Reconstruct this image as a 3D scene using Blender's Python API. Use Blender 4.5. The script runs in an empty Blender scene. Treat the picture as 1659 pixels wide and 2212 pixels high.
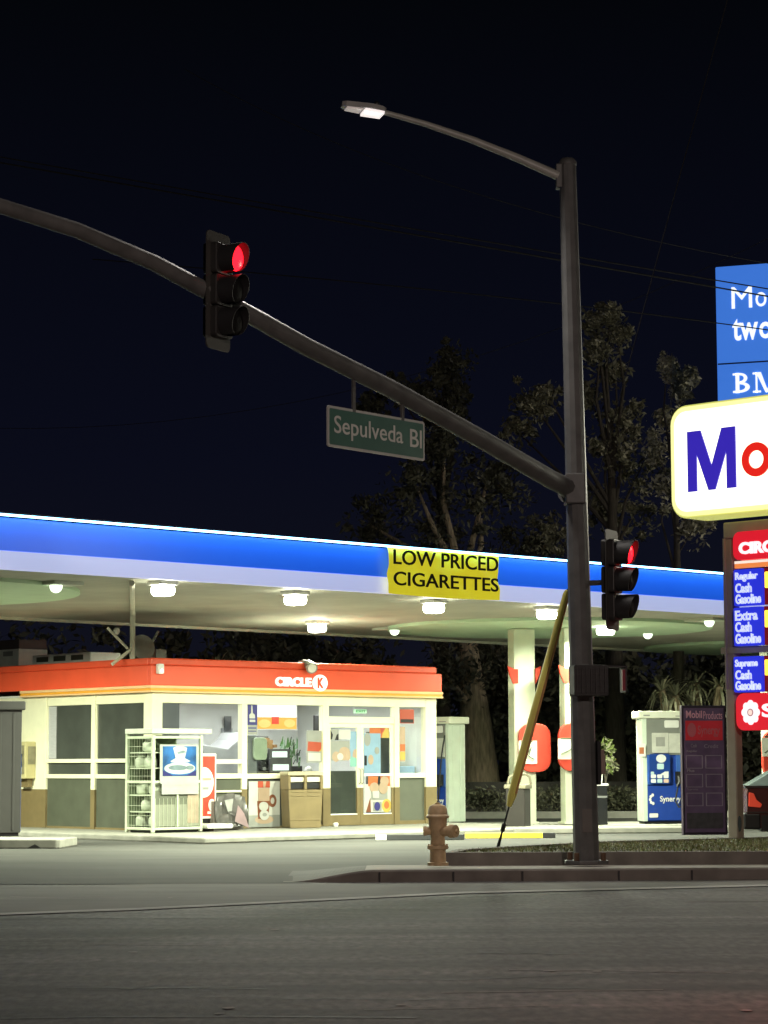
import bpy, math, random
from mathutils import Vector, Matrix
R = math.radians
random.seed(7)
scene = bpy.context.scene
col = scene.collection

# ------------------------------------------------------------------ camera
CAM_H, CAM_F, CAM_PITCH, CAM_ROLL = 1.45, 5060.0, R(6.11), R(-0.2)
UX, UY = 829.5, 1106.0                      # image centre in the 1659 x 2212 survey grid
_f = Vector((0, math.cos(CAM_PITCH), math.sin(CAM_PITCH)))
_r0 = Vector((1, 0, 0)); _u0 = _r0.cross(_f)
_r = _r0 * math.cos(CAM_ROLL) + _u0 * math.sin(CAM_ROLL)
_u = -_r0 * math.sin(CAM_ROLL) + _u0 * math.cos(CAM_ROLL)
cd = bpy.data.cameras.new('camera')
cam = bpy.data.objects.new('camera', cd); col.objects.link(cam)
cd.sensor_fit = 'VERTICAL'; cd.sensor_height = 36.0; cd.lens = 36.0 * CAM_F / 2212.0
cd.clip_start = 0.1; cd.clip_end = 3000
cam.matrix_world = Matrix(((_r.x, _u.x, -_f.x, 0), (_r.y, _u.y, -_f.y, 0), (_r.z, _u.z, -_f.z, CAM_H), (0, 0, 0, 1)))
scene.camera = cam
# ------------------------------------------------------------------ world: clear night sky
w = bpy.data.worlds.new('World'); scene.world = w; w.use_nodes = True
nt = w.node_tree; nt.nodes.clear()
wo = nt.nodes.new('ShaderNodeOutputWorld'); bg = nt.nodes.new('ShaderNodeBackground')
tc = nt.nodes.new('ShaderNodeTexCoord'); sx = nt.nodes.new('ShaderNodeSeparateXYZ')
cr = nt.nodes.new('ShaderNodeValToRGB')
nt.links.new(tc.outputs['Generated'], sx.inputs[0]); nt.links.new(sx.outputs['Z'], cr.inputs[0])
cr.color_ramp.elements[0].position = 0.0; cr.color_ramp.elements[0].color = (0.0060, 0.0066, 0.0120, 1)
cr.color_ramp.elements[1].position = 0.34; cr.color_ramp.elements[1].color = (0.0009, 0.0013, 0.0019, 1)
e = cr.color_ramp.elements.new(0.13); e.color = (0.0030, 0.0036, 0.0095, 1)
nt.links.new(cr.outputs[0], bg.inputs[0]); bg.inputs[1].default_value = 1.0
nt.links.new(bg.outputs[0], wo.inputs[0])
# ------------------------------------------------------------------ exposure
scene.view_settings.view_transform = 'Standard'; scene.view_settings.look = 'None'
scene.view_settings.exposure = 0.0; scene.view_settings.gamma = 1.0
LAMP = 3.0                                   # scales every lit lamp of the station

# ------------------------------------------------------------------ survey helpers
def ray(x, y): return _f + _r * ((x - UX) / CAM_F) - _u * ((y - UY) / CAM_F)
O = Vector((0, 0, CAM_H))
def P(x, y, Y=None, z=None, pl=None):
    d = ray(x, y)
    if Y is not None: t = Y / d.y
    elif z is not None: t = (z - CAM_H) / d.z
    else: t = (pl[0] - O).dot(pl[1]) / d.dot(pl[1])
    return O + d * t
def axes(a):
    a = R(a); return Vector((math.cos(a), math.sin(a), 0)), Vector((-math.sin(a), math.cos(a), 0))
class Fr:
    """a survey frame: x along a face, y behind it, z up"""
    def __init__(s, o, a): s.o = Vector(o); s.a = a; s.x, s.y = axes(a)
    def q(s, px, py, y=0.0):                 # grid point -> (x, z) on the plane y
        p = P(px, py, pl=(s.o + s.y * y, s.y)) - s.o; return p.dot(s.x), p.z
    def bx(s, x0, y0, x1, y1, y=0.0):
        a = s.q(x0, y0, y); b = s.q(x1, y1, y); return min(a[0], b[0]), max(a[0], b[0]), min(a[1], b[1]), max(a[1], b[1])
    def side(s, px, py, x=0.0):              # grid point -> (y, z) on the plane x
        p = P(px, py, pl=(s.o + s.x * x, s.x)) - s.o; return p.dot(s.y), p.z
    def w(s, x, y, z=0): return s.o + s.x * x + s.y * y + Vector((0, 0, z))

# ------------------------------------------------------------------ materials
MATS = {}
def mat(name, c, rough=0.6, var=0.12, scale=5.0, bump=0.0, emit=None, es=0.0, metal=0.0, spec=0.5, stretch=None, detail=4):
    if name in MATS: return MATS[name]
    m = bpy.data.materials.new(name); m.use_nodes = True; n = m.node_tree.nodes; l = m.node_tree.links
    b = n['Principled BSDF']; b.inputs['Roughness'].default_value = rough; b.inputs['Metallic'].default_value = metal
    b.inputs['Specular IOR Level'].default_value = spec
    t = n.new('ShaderNodeTexCoord'); no = n.new('ShaderNodeTexNoise'); no.inputs['Scale'].default_value = scale
    no.inputs['Detail'].default_value = detail
    if stretch:
        mp = n.new('ShaderNodeMapping'); mp.inputs['Scale'].default_value = stretch
        l.new(t.outputs['Object'], mp.inputs[0]); l.new(mp.outputs[0], no.inputs['Vector'])
    else: l.new(t.outputs['Object'], no.inputs['Vector'])
    rp = n.new('ShaderNodeValToRGB'); rp.color_ramp.elements[0].position = 0.3; rp.color_ramp.elements[1].position = 0.7
    rp.color_ramp.elements[0].color = tuple(max(0, v * (1 - var)) for v in c) + (1,)
    rp.color_ramp.elements[1].color = tuple(min(1, v * (1 + var)) for v in c) + (1,)
    l.new(no.outputs['Fac'], rp.inputs[0]); l.new(rp.outputs[0], b.inputs['Base Color'])
    if bump:
        bu = n.new('ShaderNodeBump'); bu.inputs['Strength'].default_value = bump; bu.inputs['Distance'].default_value = 0.02
        l.new(no.outputs['Fac'], bu.inputs['Height']); l.new(bu.outputs[0], b.inputs['Normal'])
    if emit is not None:
        b.inputs['Emission Color'].default_value = tuple(emit) + (1,); b.inputs['Emission Strength'].default_value = es
    MATS[name] = m; return m
def glass(name, tint=(1, 1, 1), refl=0.08, rough=0.02):
    if name in MATS: return MATS[name]
    m = bpy.data.materials.new(name); m.use_nodes = True; n = m.node_tree.nodes; l = m.node_tree.links; n.clear()
    o = n.new('ShaderNodeOutputMaterial'); tr = n.new('ShaderNodeBsdfTransparent'); gl = n.new('ShaderNodeBsdfGlossy')
    tr.inputs[0].default_value = tuple(tint) + (1,); gl.inputs['Roughness'].default_value = rough
    mx = n.new('ShaderNodeMixShader'); mx.inputs[0].default_value = refl
    l.new(tr.outputs[0], mx.inputs[1]); l.new(gl.outputs[0], mx.inputs[2]); l.new(mx.outputs[0], o.inputs[0])
    MATS[name] = m; return m

def asphalt():
    m = bpy.data.materials.new('asphalt'); m.use_nodes = True; n = m.node_tree.nodes; l = m.node_tree.links
    b = n['Principled BSDF']; b.inputs['Roughness'].default_value = 0.75; b.inputs['Specular IOR Level'].default_value = 0.35
    t = n.new('ShaderNodeTexCoord')
    def noise(sc, st, det=5):
        mp = n.new('ShaderNodeMapping'); mp.inputs['Scale'].default_value = st; mp.inputs['Rotation'].default_value = (0, 0, R(-4))
        l.new(t.outputs['Object'], mp.inputs[0]); q = n.new('ShaderNodeTexNoise'); q.inputs['Scale'].default_value = sc; q.inputs['Detail'].default_value = det
        l.new(mp.outputs[0], q.inputs['Vector']); return q
    a = noise(1.0, (0.07, 1.6, 1), 8); c = noise(0.5, (0.5, 0.8, 1)); g = noise(14, (1, .35, 1), 6)
    def ramp(q, p0, p1, c0, c1):
        r = n.new('ShaderNodeValToRGB'); r.color_ramp.elements[0].position = p0; r.color_ramp.elements[1].position = p1
        r.color_ramp.elements[0].color = c0 + (1,); r.color_ramp.elements[1].color = c1 + (1,); l.new(q.outputs['Fac'], r.inputs[0]); return r
    r1 = ramp(a, .37, .64, (.036, .0325, .0315), (.124, .114, .110)); r2 = ramp(c, .35, .65, (.62, .62, .62), (1.25, 1.25, 1.25)); r3 = ramp(g, .3, .7, (.4, .4, .4), (1.6, 1.6, 1.6))
    def mul(x, y, f=1.0):
        k = n.new('ShaderNodeMix'); k.data_type = 'RGBA'; k.blend_type = 'MULTIPLY'; k.inputs[0].default_value = f
        l.new(x, k.inputs[6]); l.new(y, k.inputs[7]); return k.outputs[2]
    l.new(mul(mul(r1.outputs[0], r2.outputs[0]), r3.outputs[0]), b.inputs['Base Color'])
    bu = n.new('ShaderNodeBump'); bu.inputs['Strength'].default_value = 0.5; bu.inputs['Distance'].default_value = 0.01
    l.new(g.outputs['Fac'], bu.inputs['Height']); l.new(bu.outputs[0], b.inputs['Normal'])
    return m

# ------------------------------------------------------------------ mesh builder
class MB:
    def __init__(s): s.v = []; s.f = []; s.m = []
    def add(s, vs, fs, mi=0):
        k = len(s.v); s.v += [tuple(p) for p in vs]; s.f += [tuple(i + k for i in f) for f in fs]; s.m += [mi] * len(fs); return s
    def box(s, x0, x1, y0, y1, z0, z1, mi=0):
        v = [(x, y, z) for z in (z0, z1) for y in (y0, y1) for x in (x0, x1)]
        return s.add(v, [(0, 2, 3, 1), (4, 5, 7, 6), (0, 1, 5, 4), (2, 6, 7, 3), (0, 4, 6, 2), (1, 3, 7, 5)], mi)
    def quad(s, a, b, c, d, mi=0): return s.add([a, b, c, d], [(0, 1, 2, 3)], mi)
    def poly_z(s, pts, z0, z1, mi=0):        # closed outline in xy, extruded up
        n = len(pts); v = [(p[0], p[1], z0) for p in pts] + [(p[0], p[1], z1) for p in pts]
        return s.add(v, [tuple(range(n - 1, -1, -1)), tuple(range(n, 2 * n))] + [(i, (i + 1) % n, n + (i + 1) % n, n + i) for i in range(n)], mi)
    def poly_y(s, pts, y0, y1, mi=0):        # closed outline in xz (counter-clockwise seen from -y)
        n = len(pts); v = [(p[0], y0, p[1]) for p in pts] + [(p[0], y1, p[1]) for p in pts]
        return s.add(v, [tuple(range(n)), tuple(range(2 * n - 1, n - 1, -1))] + [(i, n + i, n + (i + 1) % n, (i + 1) % n) for i in range(n)], mi)
    def poly_x(s, pts, x0, x1, mi=0):        # outline in yz
        n = len(pts); v = [(x0, p[0], p[1]) for p in pts] + [(x1, p[0], p[1]) for p in pts]
        return s.add(v, [tuple(range(n - 1, -1, -1)), tuple(range(n, 2 * n))] + [(i, (i + 1) % n, n + (i + 1) % n, n + i) for i in range(n)], mi)
    def tube(s, pts, rad, n=12, mi=0, cap=True):
        pts = [Vector(p) for p in pts]; k = len(pts)
        if not isinstance(rad, (list, tuple)): rad = [rad] * k
        vs = []; up = Vector((0, 0, 1)); prev = None
        for i, p in enumerate(pts):
            d = (pts[min(i + 1, k - 1)] - pts[max(i - 1, 0)]).normalized()
            if prev is None:
                a = d.cross(up); a = d.cross(Vector((1, 0, 0))) if a.length < 1e-3 else a
            else: a = prev - d * prev.dot(d)
            a.normalize(); prev = a; b = d.cross(a)
            for j in range(n):
                t = 2 * math.pi * j / n; vs.append(p + (a * math.cos(t) + b * math.sin(t)) * rad[i])
        fs = [(i * n + j, i * n + (j + 1) % n, (i + 1) * n + (j + 1) % n, (i + 1) * n + j) for i in range(k - 1) for j in range(n)]
        if cap: fs += [tuple(range(n - 1, -1, -1)), tuple(range((k - 1) * n, k * n))]
        return s.add(vs, fs, mi)
    def cyl(s, a, b, r0, r1=None, n=16, mi=0): return s.tube([a, b], [r0, r0 if r1 is None else r1], n, mi)
    def lathe(s, prof, c=(0, 0, 0), n=24, mi=0):
        vs = [(c[0] + r * math.cos(2 * math.pi * j / n), c[1] + r * math.sin(2 * math.pi * j / n), c[2] + z) for r, z in prof for j in range(n)]
        k = len(prof); fs = [(i * n + j, i * n + (j + 1) % n, (i + 1) * n + (j + 1) % n, (i + 1) * n + j) for i in range(k - 1) for j in range(n)]
        fs += [tuple(range(n - 1, -1, -1)), tuple(range((k - 1) * n, k * n))]
        return s.add(vs, fs, mi)
    def text(s, body, x0, x1, z0, z1, y0, y1, mi=0, bold=0.0, serif=False):
        """lettering filling the box x0..x1, z0..z1, facing -y"""
        cu = bpy.data.curves.new('lettering', 'FONT'); cu.body = body; cu.size = 1.0; cu.extrude = 0.5; cu.offset = bold; cu.resolution_u = 4
        ob = bpy.data.objects.new('lettering', cu); col.objects.link(ob)
        dg = bpy.context.evaluated_depsgraph_get(); me = bpy.data.meshes.new_from_object(ob.evaluated_get(dg))
        xs = [v.co.x for v in me.vertices]; ys = [v.co.y for v in me.vertices]
        ax, bx, ay, by = min(xs), max(xs), min(ys), max(ys)
        vs = [(x0 + (v.co.x - ax) / (bx - ax) * (x1 - x0), y0 if v.co.z > 0 else y1, z0 + (v.co.y - ay) / (by - ay) * (z1 - z0)) for v in me.vertices]
        s.add(vs, [tuple(p.vertices) for p in me.polygons], mi)
        bpy.data.objects.remove(ob); bpy.data.meshes.remove(me); bpy.data.curves.remove(cu); return s
    def disc(s, cx, cz, rx, rz, y0, y1, n=28, mi=0):
        return s.poly_y([(cx + rx * math.cos(2 * math.pi * j / n), cz + rz * math.sin(2 * math.pi * j / n)) for j in range(n)], y0, y1, mi)
    def rbox(s, x0, x1, z0, z1, y0, y1, r, mi=0, n=6):
        pts = []
        for cx, cz, a in ((x1 - r, z1 - r, 0), (x0 + r, z1 - r, 90), (x0 + r, z0 + r, 180), (x1 - r, z0 + r, 270)):
            for j in range(n + 1): t = R(a + 90 * j / n); pts.append((cx + r * math.cos(t), cz + r * math.sin(t)))
        return s.poly_y(pts, y0, y1, mi)
    def ball(s, c, r, n=12, mi=0, sz=1.0):
        prof = [(max(1e-4, r * math.sin(math.pi * i / n)), -r * sz * math.cos(math.pi * i / n)) for i in range(n + 1)]
        return s.lathe(prof, c, 16, mi)

def link(o, parent=None):
    col.objects.link(o)
    if parent is not None: o.parent = parent
    return o
def obj(name, mb, mats, parent=None, bevel=0.0, smooth=False, loc=None, rot=None):
    me = bpy.data.meshes.new(name); me.from_pydata(mb.v, [], mb.f); me.update()
    if not isinstance(mats, (list, tuple)): mats = [mats]
    for m in mats: me.materials.append(m)
    for p, k in zip(me.polygons, mb.m): p.material_index = k; p.use_smooth = smooth
    if smooth:
        try: me.set_sharp_from_angle(angle=R(40))
        except Exception: pass
    o = link(bpy.data.objects.new(name, me), parent)
    if loc is not None: o.location = loc
    if rot is not None: o.rotation_euler = (0, 0, R(rot))
    if bevel:
        b = o.modifiers.new('bevel', 'BEVEL'); b.width = bevel; b.segments = 2; b.limit_method = 'ANGLE'; b.angle_limit = R(40)
    return o
def tag(o, label, cat, group=None):
    o['label'] = label; o['category'] = cat
    if group: o['group'] = group
    return o
def thing(name, label, cat, loc=(0, 0, 0), rot=0, group=None):
    o = link(bpy.data.objects.new(name, None)); o.empty_display_size = 0.2; o.location = loc; o.rotation_euler = (0, 0, R(rot))
    return tag(o, label, cat, group)
def struct(name, mb, m, kind='structure', **k):
    o = obj(name, mb, m, **k); o['kind'] = kind; return o
def lamp(name, parent, loc, power, color, size, spread=180, typ='AREA', rot=(0, 0, 0), size_y=None):
    d = bpy.data.lights.new(name, typ); d.energy = power * LAMP; d.color = color
    if typ == 'AREA':
        d.shape = 'DISK' if size_y is None else 'RECTANGLE'; d.size = size; d.spread = R(spread)
        if size_y: d.size_y = size_y
    elif typ == 'SPOT': d.spot_size = R(spread); d.spot_blend = 0.8; d.shadow_soft_size = size
    else: d.shadow_soft_size = size
    o = link(bpy.data.objects.new(name, d), parent); o.location = loc; o.rotation_euler = rot; return o
def copy_tree(o, parent=None):
    c = o.copy(); col.objects.link(c); c.parent = parent
    for ch in list(o.children): copy_tree(ch, c)
    return c

# common materials
cream = mat('cream_paint', (.80, .78, .58), .5, .06, 3); tan = mat('tan_paint', (.19, .142, .066), .55, .10, 4)
redp = mat('red_fascia', (.90, .105, .042), .45, .06, 2); orangep = mat('orange_trim', (.85, .38, .035), .5, .05, 3)
peach = mat('peach_trim', (.85, .55, .28), .5, .05, 3); yellowp = mat('yellow_paint', (.80, .62, .05), .5, .1, 6)
whitep = mat('white_paint', (.80, .80, .76), .5, .06, 5); blackp = mat('black_plastic', (.012, .012, .013), .45, .2, 8)
darkp = mat('dark_film', (.062, .068, .060), .25, .15, 2); greyp = mat('grey_metal', (.32, .32, .30), .45, .10, 6)
olive = mat('dull_panel', (.080, .088, .062), .6, .12, 3); lightgrey = mat('light_grey_metal', (.55, .56, .52), .5, .06, 5)
bluep = mat('blue_panel', (.015, .055, .33), .35, .08, 4); steel = mat('weathered_steel', (.086, .086, .083), .55, .22, 5, .12)
rubber = mat('rubber', (.014, .014, .016), .6, .2, 9); concrete = mat('concrete', (.23, .225, .195), .85, .16, 4, .15, detail=8)
kerbm = mat('kerb_concrete', (.17, .155, .135), .9, .25, 3, .2, detail=8); leafdark = mat('leaf_dark', (.10, .105, .07), .55, .45, 3)
leafmid = mat('leaf_olive', (.19, .19, .12), .5, .4, 3); leafpale = mat('leaf_pale', (.46, .44, .30), .55, .3, 4); bark = mat('bark', (.07, .06, .045), .9, .35, 6, .6, stretch=(3, 3, .6), detail=8)
wire_m = mat('wire_dark', (.006, .006, .006), .6, .1, 5); redplastic = mat('red_plastic', (.62, .06, .035), .4, .08, 5)
clear = glass('window_glass', (.96, .98, .97), .07)

# ================================================================== SETTING
g = MB().quad((-900, -300, -.03), (900, -300, -.03), (900, 1500, -.03), (-900, 1500, -.03))
struct('ground', g, mat('dirt_ground', (.035, .032, .026), .95, .3, .5, detail=8))
SA = 42.0                                               # angle of the station's grid
g = MB().quad((-80, -20, 0), (80, -20, 0), (80, 30.5, 0), (-80, 30.5, 0))
struct('road', g, asphalt())
lotm = mat('lot_concrete', (.056, .055, .052), .85, .25, .9, .08, spec=.12, stretch=(.35, 1, 1), detail=8)
g = MB(); pts = [(-60, 28.2), (-1.0, 28.6), (-.2, 31.2), (.9, 31.6), (2.0, 33.0), (3.2, 34.9), (6.0, 36.8), (40, 60), (40, 66), (-60, 66)]
g.add([(x, y, .006) for x, y in pts], [tuple(range(len(pts)))])
struct('station_lot', g, lotm)
# cross gutter and a couple of sealed joints in the asphalt
def strip(name, pix, width, z, m):
    ps = [P(x, y, z=z) for x, y in pix]; vs = []
    for i, p in enumerate(ps):
        vs += [(p.x, p.y - width / 2, z), (p.x, p.y + width / 2, z)]
    return struct(name, MB().add(vs, [(2 * i, 2 * i + 2, 2 * i + 3, 2 * i + 1) for i in range(len(ps) - 1)]), m)
gm = mat('gutter_concrete', (.30, .29, .27), .85, .2, 2, .1)
g = MB(); lo = [P(x, y, z=.004) for x, y in ((-260, 1992), (0, 1974), (300, 1962), (660, 1944), (1000, 1927), (1659, 1911), (2200, 1905))]
hi = [P(x, y, z=.004) for x, y in ((-260, 1925), (0, 1915), (300, 1910), (660, 1908), (1000, 1907), (1659, 1901.5), (2200, 1898))]
g.add([tuple(p) for p in lo + hi], [(i, i + 1, len(lo) + i + 1, len(lo) + i) for i in range(len(lo) - 1)])
struct('gutter', g, mat('gutter_asphalt', (.115, .11, .10), .85, .2, 2, .1, stretch=(.4, 1, 1)))
strip('gutter_joint', [(-200, 1985), (0, 1974), (300, 1963), (660, 1945), (1000, 1928), (1659, 1912)], .34, .009, mat('joint_pale', (.36, .35, .33), .85, .3, 3, .1, stretch=(.5, 1, 1)))
tar = mat('tar_seal', (.018, .017, .017), .6, .2, 5)
strip('road_seam', [(-100, 1985.5), (150, 1983), (400, 1983), (760, 1984)], .07, .004, tar)
strip('road_crack', [(780, 2113), (1000, 2116), (1250, 2104), (1700, 2090)], .025, .004, tar)
strip('road_crack', [(-100, 2202), (200, 2196), (520, 2195), (900, 2198)], .03, .004, tar)
strip('road_crack', [(820, 2062), (1040, 2058), (1300, 2060)], .022, .004, tar)
strip('road_crack', [(-60, 2098), (60, 2100), (230, 2104)], .02, .004, tar)
rs = random.Random(5)
for i in range(16):
    y = rs.uniform(1935, 2190); x0_ = rs.uniform(-50, 1500); L_ = rs.uniform(160, 560); sl = rs.uniform(-.03, .015); kx = [x0_ + L_ * j / 5 for j in range(6)]
    strip('road_crack', [(x, y + sl * (x - x0_) + rs.uniform(-1.2, 1.2)) for x in kx], rs.uniform(.012, .035) * (1 + (y < 1990)), .004, tar if i % 3 else gm)
for i in range(14):
    px_, py_ = rs.uniform(60, 1650), rs.uniform(1930, 2195); q = P(px_, py_, z=.003); r_ = rs.uniform(.015, .05)
    g = MB().add([(q.x + r_ * rs.uniform(.6, 1.6) * math.cos(k * .9), q.y + r_ * rs.uniform(.6, 1.6) * math.sin(k * .9), .006) for k in range(7)], [tuple(range(7))]); struct('road_fleck', g, mat('fleck', (.30, .29, .27), .8, .2, 8))
strip('road_crack', [(1250, 1966), (1400, 1964), (1720, 1962)], .02, .004, tar)
# kerb + sidewalk along the street; the kerb dips to the driveway at its near end
sw = []
for i in range(25):
    X = -1.25 + i * .05 if i < 24 else 40
    t = min(1, max(0, (X + 1.2) / 1.1)); z = .008 + .137 * (t * t * (3 - 2 * t)); y0 = 28.95 + max(0, X) * .06
    sw.append((X, y0, z))
front = MB(); top = MB()
vs = []; 
for X, y, z in sw: vs += [(X, y, -.02), (X, y + .015, z - .02 if z > .05 else z - .004), (X, y + .035, z), (X, y + .16, z)]
front.add(vs, [(4 * i + k, 4 * i + 4 + k, 4 * i + 5 + k, 4 * i + 1 + k) for i in range(len(sw) - 1) for k in range(3)])
struct('kerb', front, kerbm)
vs = []
for X, y, z in sw: vs += [(X, y + .16, z - .003), (X, 31.9, z - .003 if X > .2 else .008 + (z - .01) * .5)]
for i in range(len(sw) - 1): top.add([vs[2 * i], vs[2 * i + 2], vs[2 * i + 3], vs[2 * i + 1]], [(0, 1, 2, 3)], 1 if sw[i][0] < -.25 else 0)
struct('sidewalk', top, [mat('sidewalk_concrete', (.27, .245, .215), .85, .25, 2.5, .12, detail=8), mat('apron_concrete', (.062, .06, .055), .85, .25, 2.5, .12, detail=8)])
g = MB()
for px, yy in ((1130, 28.9), (980, 28.9), (820, 28.95), (1500, 29.0), (1340, 29)):
    X = P(px, 1893, Y=28.95).x; g.box(X - .01, X + .01, 28.93 + max(0, X) * .06, 28.955 + max(0, X) * .06, .0, .12)
struct('kerb_joint', g, tar)
# planter: low kerb wall with grass behind
pl = [(.78, 31.3), (40, 31.0), (40, 57.0), (6.0, 36.7), (3.2, 34.9), (1.9, 33.2), (1.0, 31.9)]
g = MB(); n = len(pl); wdt = .16
cx = [Vector((x, y, 0)) for x, y in pl]
vs = []
for i, p in enumerate(cx):
    a = (cx[i] - cx[i - 1]).normalized(); b = (cx[(i + 1) % n] - cx[i]).normalized()
    nn = (Vector((-a.y, a.x, 0)) + Vector((-b.y, b.x, 0))).normalized(); q = p + nn * wdt
    zt = .29 if i != 0 else .265
    vs += [(p.x, p.y, 0), (p.x, p.y, zt), (q.x, q.y, zt), (q.x, q.y, 0)]
g.add(vs, [(4 * i + k, 4 * ((i + 1) % n) + k, 4 * ((i + 1) % n) + k + 1, 4 * i + k + 1) for i in range(n) for k in range(3)])
tag(obj('planter_kerb', g, kerbm), 'low concrete kerb wall edging the grass strip behind the big signal pole', 'kerb')
g = MB().add([(x + (.06 if x < 3 else 0), y + .02, .262) for x, y in pl], [tuple(range(n))])
struct('planter_soil', g, mat('soil', (.05, .045, .028), .95, .3, 4))
g = MB(); rr = random.Random(3)
def inside(x, y):
    k = False; j = n - 1
    for i in range(n):
        if (pl[i][1] > y) != (pl[j][1] > y) and x < (pl[j][0] - pl[i][0]) * (y - pl[i][1]) / (pl[j][1] - pl[i][1]) + pl[i][0]: k = not k
        j = i
    return k
cnt = 0
while cnt < 16000:
    x = rr.uniform(.9, 9.5); y = rr.uniform(31.3, 39)
    if not inside(x, y) or not inside(x - .12, y) or not inside(x, y - .22): continue
    a = rr.uniform(0, 6.28); hh = rr.uniform(.02, .055); wd = rr.uniform(.006, .013); lx, ly = rr.uniform(-.04, .04), rr.uniform(-.04, .04)
    g.add([(x - wd * math.cos(a), y - wd * math.sin(a), .26), (x + wd * math.cos(a), y + wd * math.sin(a), .26), (x + lx, y + ly, .26 + hh)], [(0, 1, 2)], cnt % 2); cnt += 1
struct('grass', g, [mat('grass_blade', (.17, .22, .065), .6, .3, 2), mat('grass_dry', (.25, .24, .11), .6, .3, 2)], kind='stuff')

# ================================================================== STORE
S = Vector((P(327, 1787, Y=46.8).x, 46.8, 0)); SF = Fr(S, SA)
g = MB().poly_z([(-1.8, -4.05), (8.3, -4.05), (8.55, -3.7), (8.55, 9.5), (-1.8, 9.5)], 0.0, .12)
slab = struct('store_walkway', g, concrete, bevel=.03, loc=S, rot=SA)
W, D, ZF, ZB = 7.75, 7.2, 3.55, 2.88
store = thing('convenience_store', 'small convenience store with red fascia and cream window frames under the canopy', 'store', S, SA)
# floor, ceiling, back walls
g = MB().box(.05, W - .05, .1, D, .12, .16); obj('floor', g, mat('store_floor', (.45, .43, .38), .4, .1, 3), store)
g = MB().box(.0, W, .0, D, 2.865, 2.90); obj('ceiling', g, mat('store_ceiling', (.75, .75, .72), .8, .05, 3), store)
g = MB().box(.13, W - .13, 4.6, 4.75, .16, 2.86).box(W - .13, W, .13, D, .12, 2.86).box(0, W - .13, D - .13, D, .12, 2.86)
obj('wall', g, mat('store_wall', (.68, .70, .69), .6, .04, 2), store)
# left elevation: cream pier, wainscot, two bays of dark windows
lw = [SF.side(100, 1525)[0], SF.side(48, 1793)[0]]
g = MB().box(0, .13, 3.80, D - .13, .92, 2.86).box(-.012, .13, 3.80, D - .13, .12, .918, 1)
obj('wall_pier', g, [cream, tan], store)
def bars(x0, x1, y0, y1, z0, z1, mi=0, m=None):
    return (m or MB()).box(x0, x1, y0, y1, z0, z1, mi)
def side_window(y0, y1):
    m = MB()
    m.box(0, .10, y0, y1, 2.66, 2.86).box(-.008, .10, y0, y1, 1.47, 1.55).box(-.008, .10, y0, y1, 1.15, 1.235)
    m.box(.002, .10, y0, y0 + .02, 1.15, 2.80).box(.002, .10, y1 - .02, y1, 1.15, 2.80)
    o = obj('window', m, cream, store, bevel=.008)
    obj('pane', MB().box(.045, .055, y0, y1, 1.55, 2.66).box(.045, .055, y0, y1, 1.235, 1.47), darkp, o)
    obj('kick_panel', MB().box(.03, .06, y0, y1, .16, 1.15).box(0, .08, y0, y1, .12, .16, 1), [olive, tan], o)
    return o
side_window(.26, 1.94); wnd = side_window(2.08, 3.72)
obj('blind', MB().box(.034, .044, 3.42, 3.70, 1.56, 2.65), mat('grey_blind', (.42, .42, .44), .6, .08, 6, stretch=(1, 1, 8)), wnd)
for a, b in ((1.94, 2.08), (3.72, 3.80)):
    m = MB().box(-.02, .12, a, b, .92, 2.86).box(-.024, .12, a, b, .12, .92, 1); obj('mullion', m, [cream, tan], store, bevel=.006)
# front elevation
m = MB().box(-.02, .24, -.02, .26, .92, 2.86).box(-.024, .244, -.024, .264, .12, .92, 1)
obj('corner_post', m, [cream, tan], store, bevel=.006)
m = MB().box(7.42, W, -.02, .13, .92, 2.86).box(7.416, W + .004, -.024, .134, .12, .92, 1)
obj('corner_post', m, [cream, tan], store, bevel=.006)
for a, b in ((2.27, 2.41), (4.46, 4.62), (6.50, 6.64)):
    m = MB().box(a, b, -.02, .12, .92, 2.66).box(a - .004, b + .004, -.024, .12, .12, .92, 1); obj('mullion', m, [cream, tan], store, bevel=.006)
obj('header', MB().box(.24, 7.42, -.015, .12, 2.66, 2.862), cream, store, bevel=.006)
m = MB().box(.24, 2.27, -.015, .11, 1.44, 1.53).box(.24, 2.27, -.015, .11, 1.14, 1.24).box(1.4, 2.27, -.02, .10, .86, .905)
wn1 = obj('window', m, cream, store, bevel=.006)
obj('pane', MB().box(.24, 2.27, .05, .056, 1.53, 2.66).box(.24, 2.27, .05, .056, 1.24, 1.44), clear, wn1)
obj('window_film', MB().box(.26, .72, .060, .064, 1.95, 2.65), mat('grey_film', (.10, .10, .125), .4, .1, 3), wn1)
obj('kick_panel', MB().box(.24, 2.27, .03, .06, .16, .86).box(.24, 2.27, .03, .06, .905, 1.14).box(.24, 2.27, 0, .08, .12, .16, 1), [olive, tan], wn1)
m = MB().box(2.41, 4.46, -.015, .11, 1.13, 1.235)
wn2 = obj('window', m, cream, store, bevel=.006)
obj('pane', MB().box(2.41, 4.46, .05, .056, 1.235, 2.66), clear, wn2)
obj('kick_panel', MB().box(2.41, 4.46, .03, .06, .16, 1.13).box(2.41, 4.46, 0, .08, .12, .16, 1), [mat('charcoal_panel', (.05, .055, .05), .6, .1, 3), tan], wn2)
m = MB().box(6.64, 7.42, -.015, .11, 1.12, 1.225)
wn3 = obj('window', m, cream, store, bevel=.006)
obj('pane', MB().box(6.64, 7.42, .05, .056, 1.225, 2.66), clear, wn3)
obj('kick_panel', MB().box(6.64, 7.42, .03, .06, .20, 1.12).box(6.64, 7.42, 0, .08, .12, .20, 1), [mat('sage_panel', (.11, .118, .09), .6, .08, 3), tan], wn3)
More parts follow.
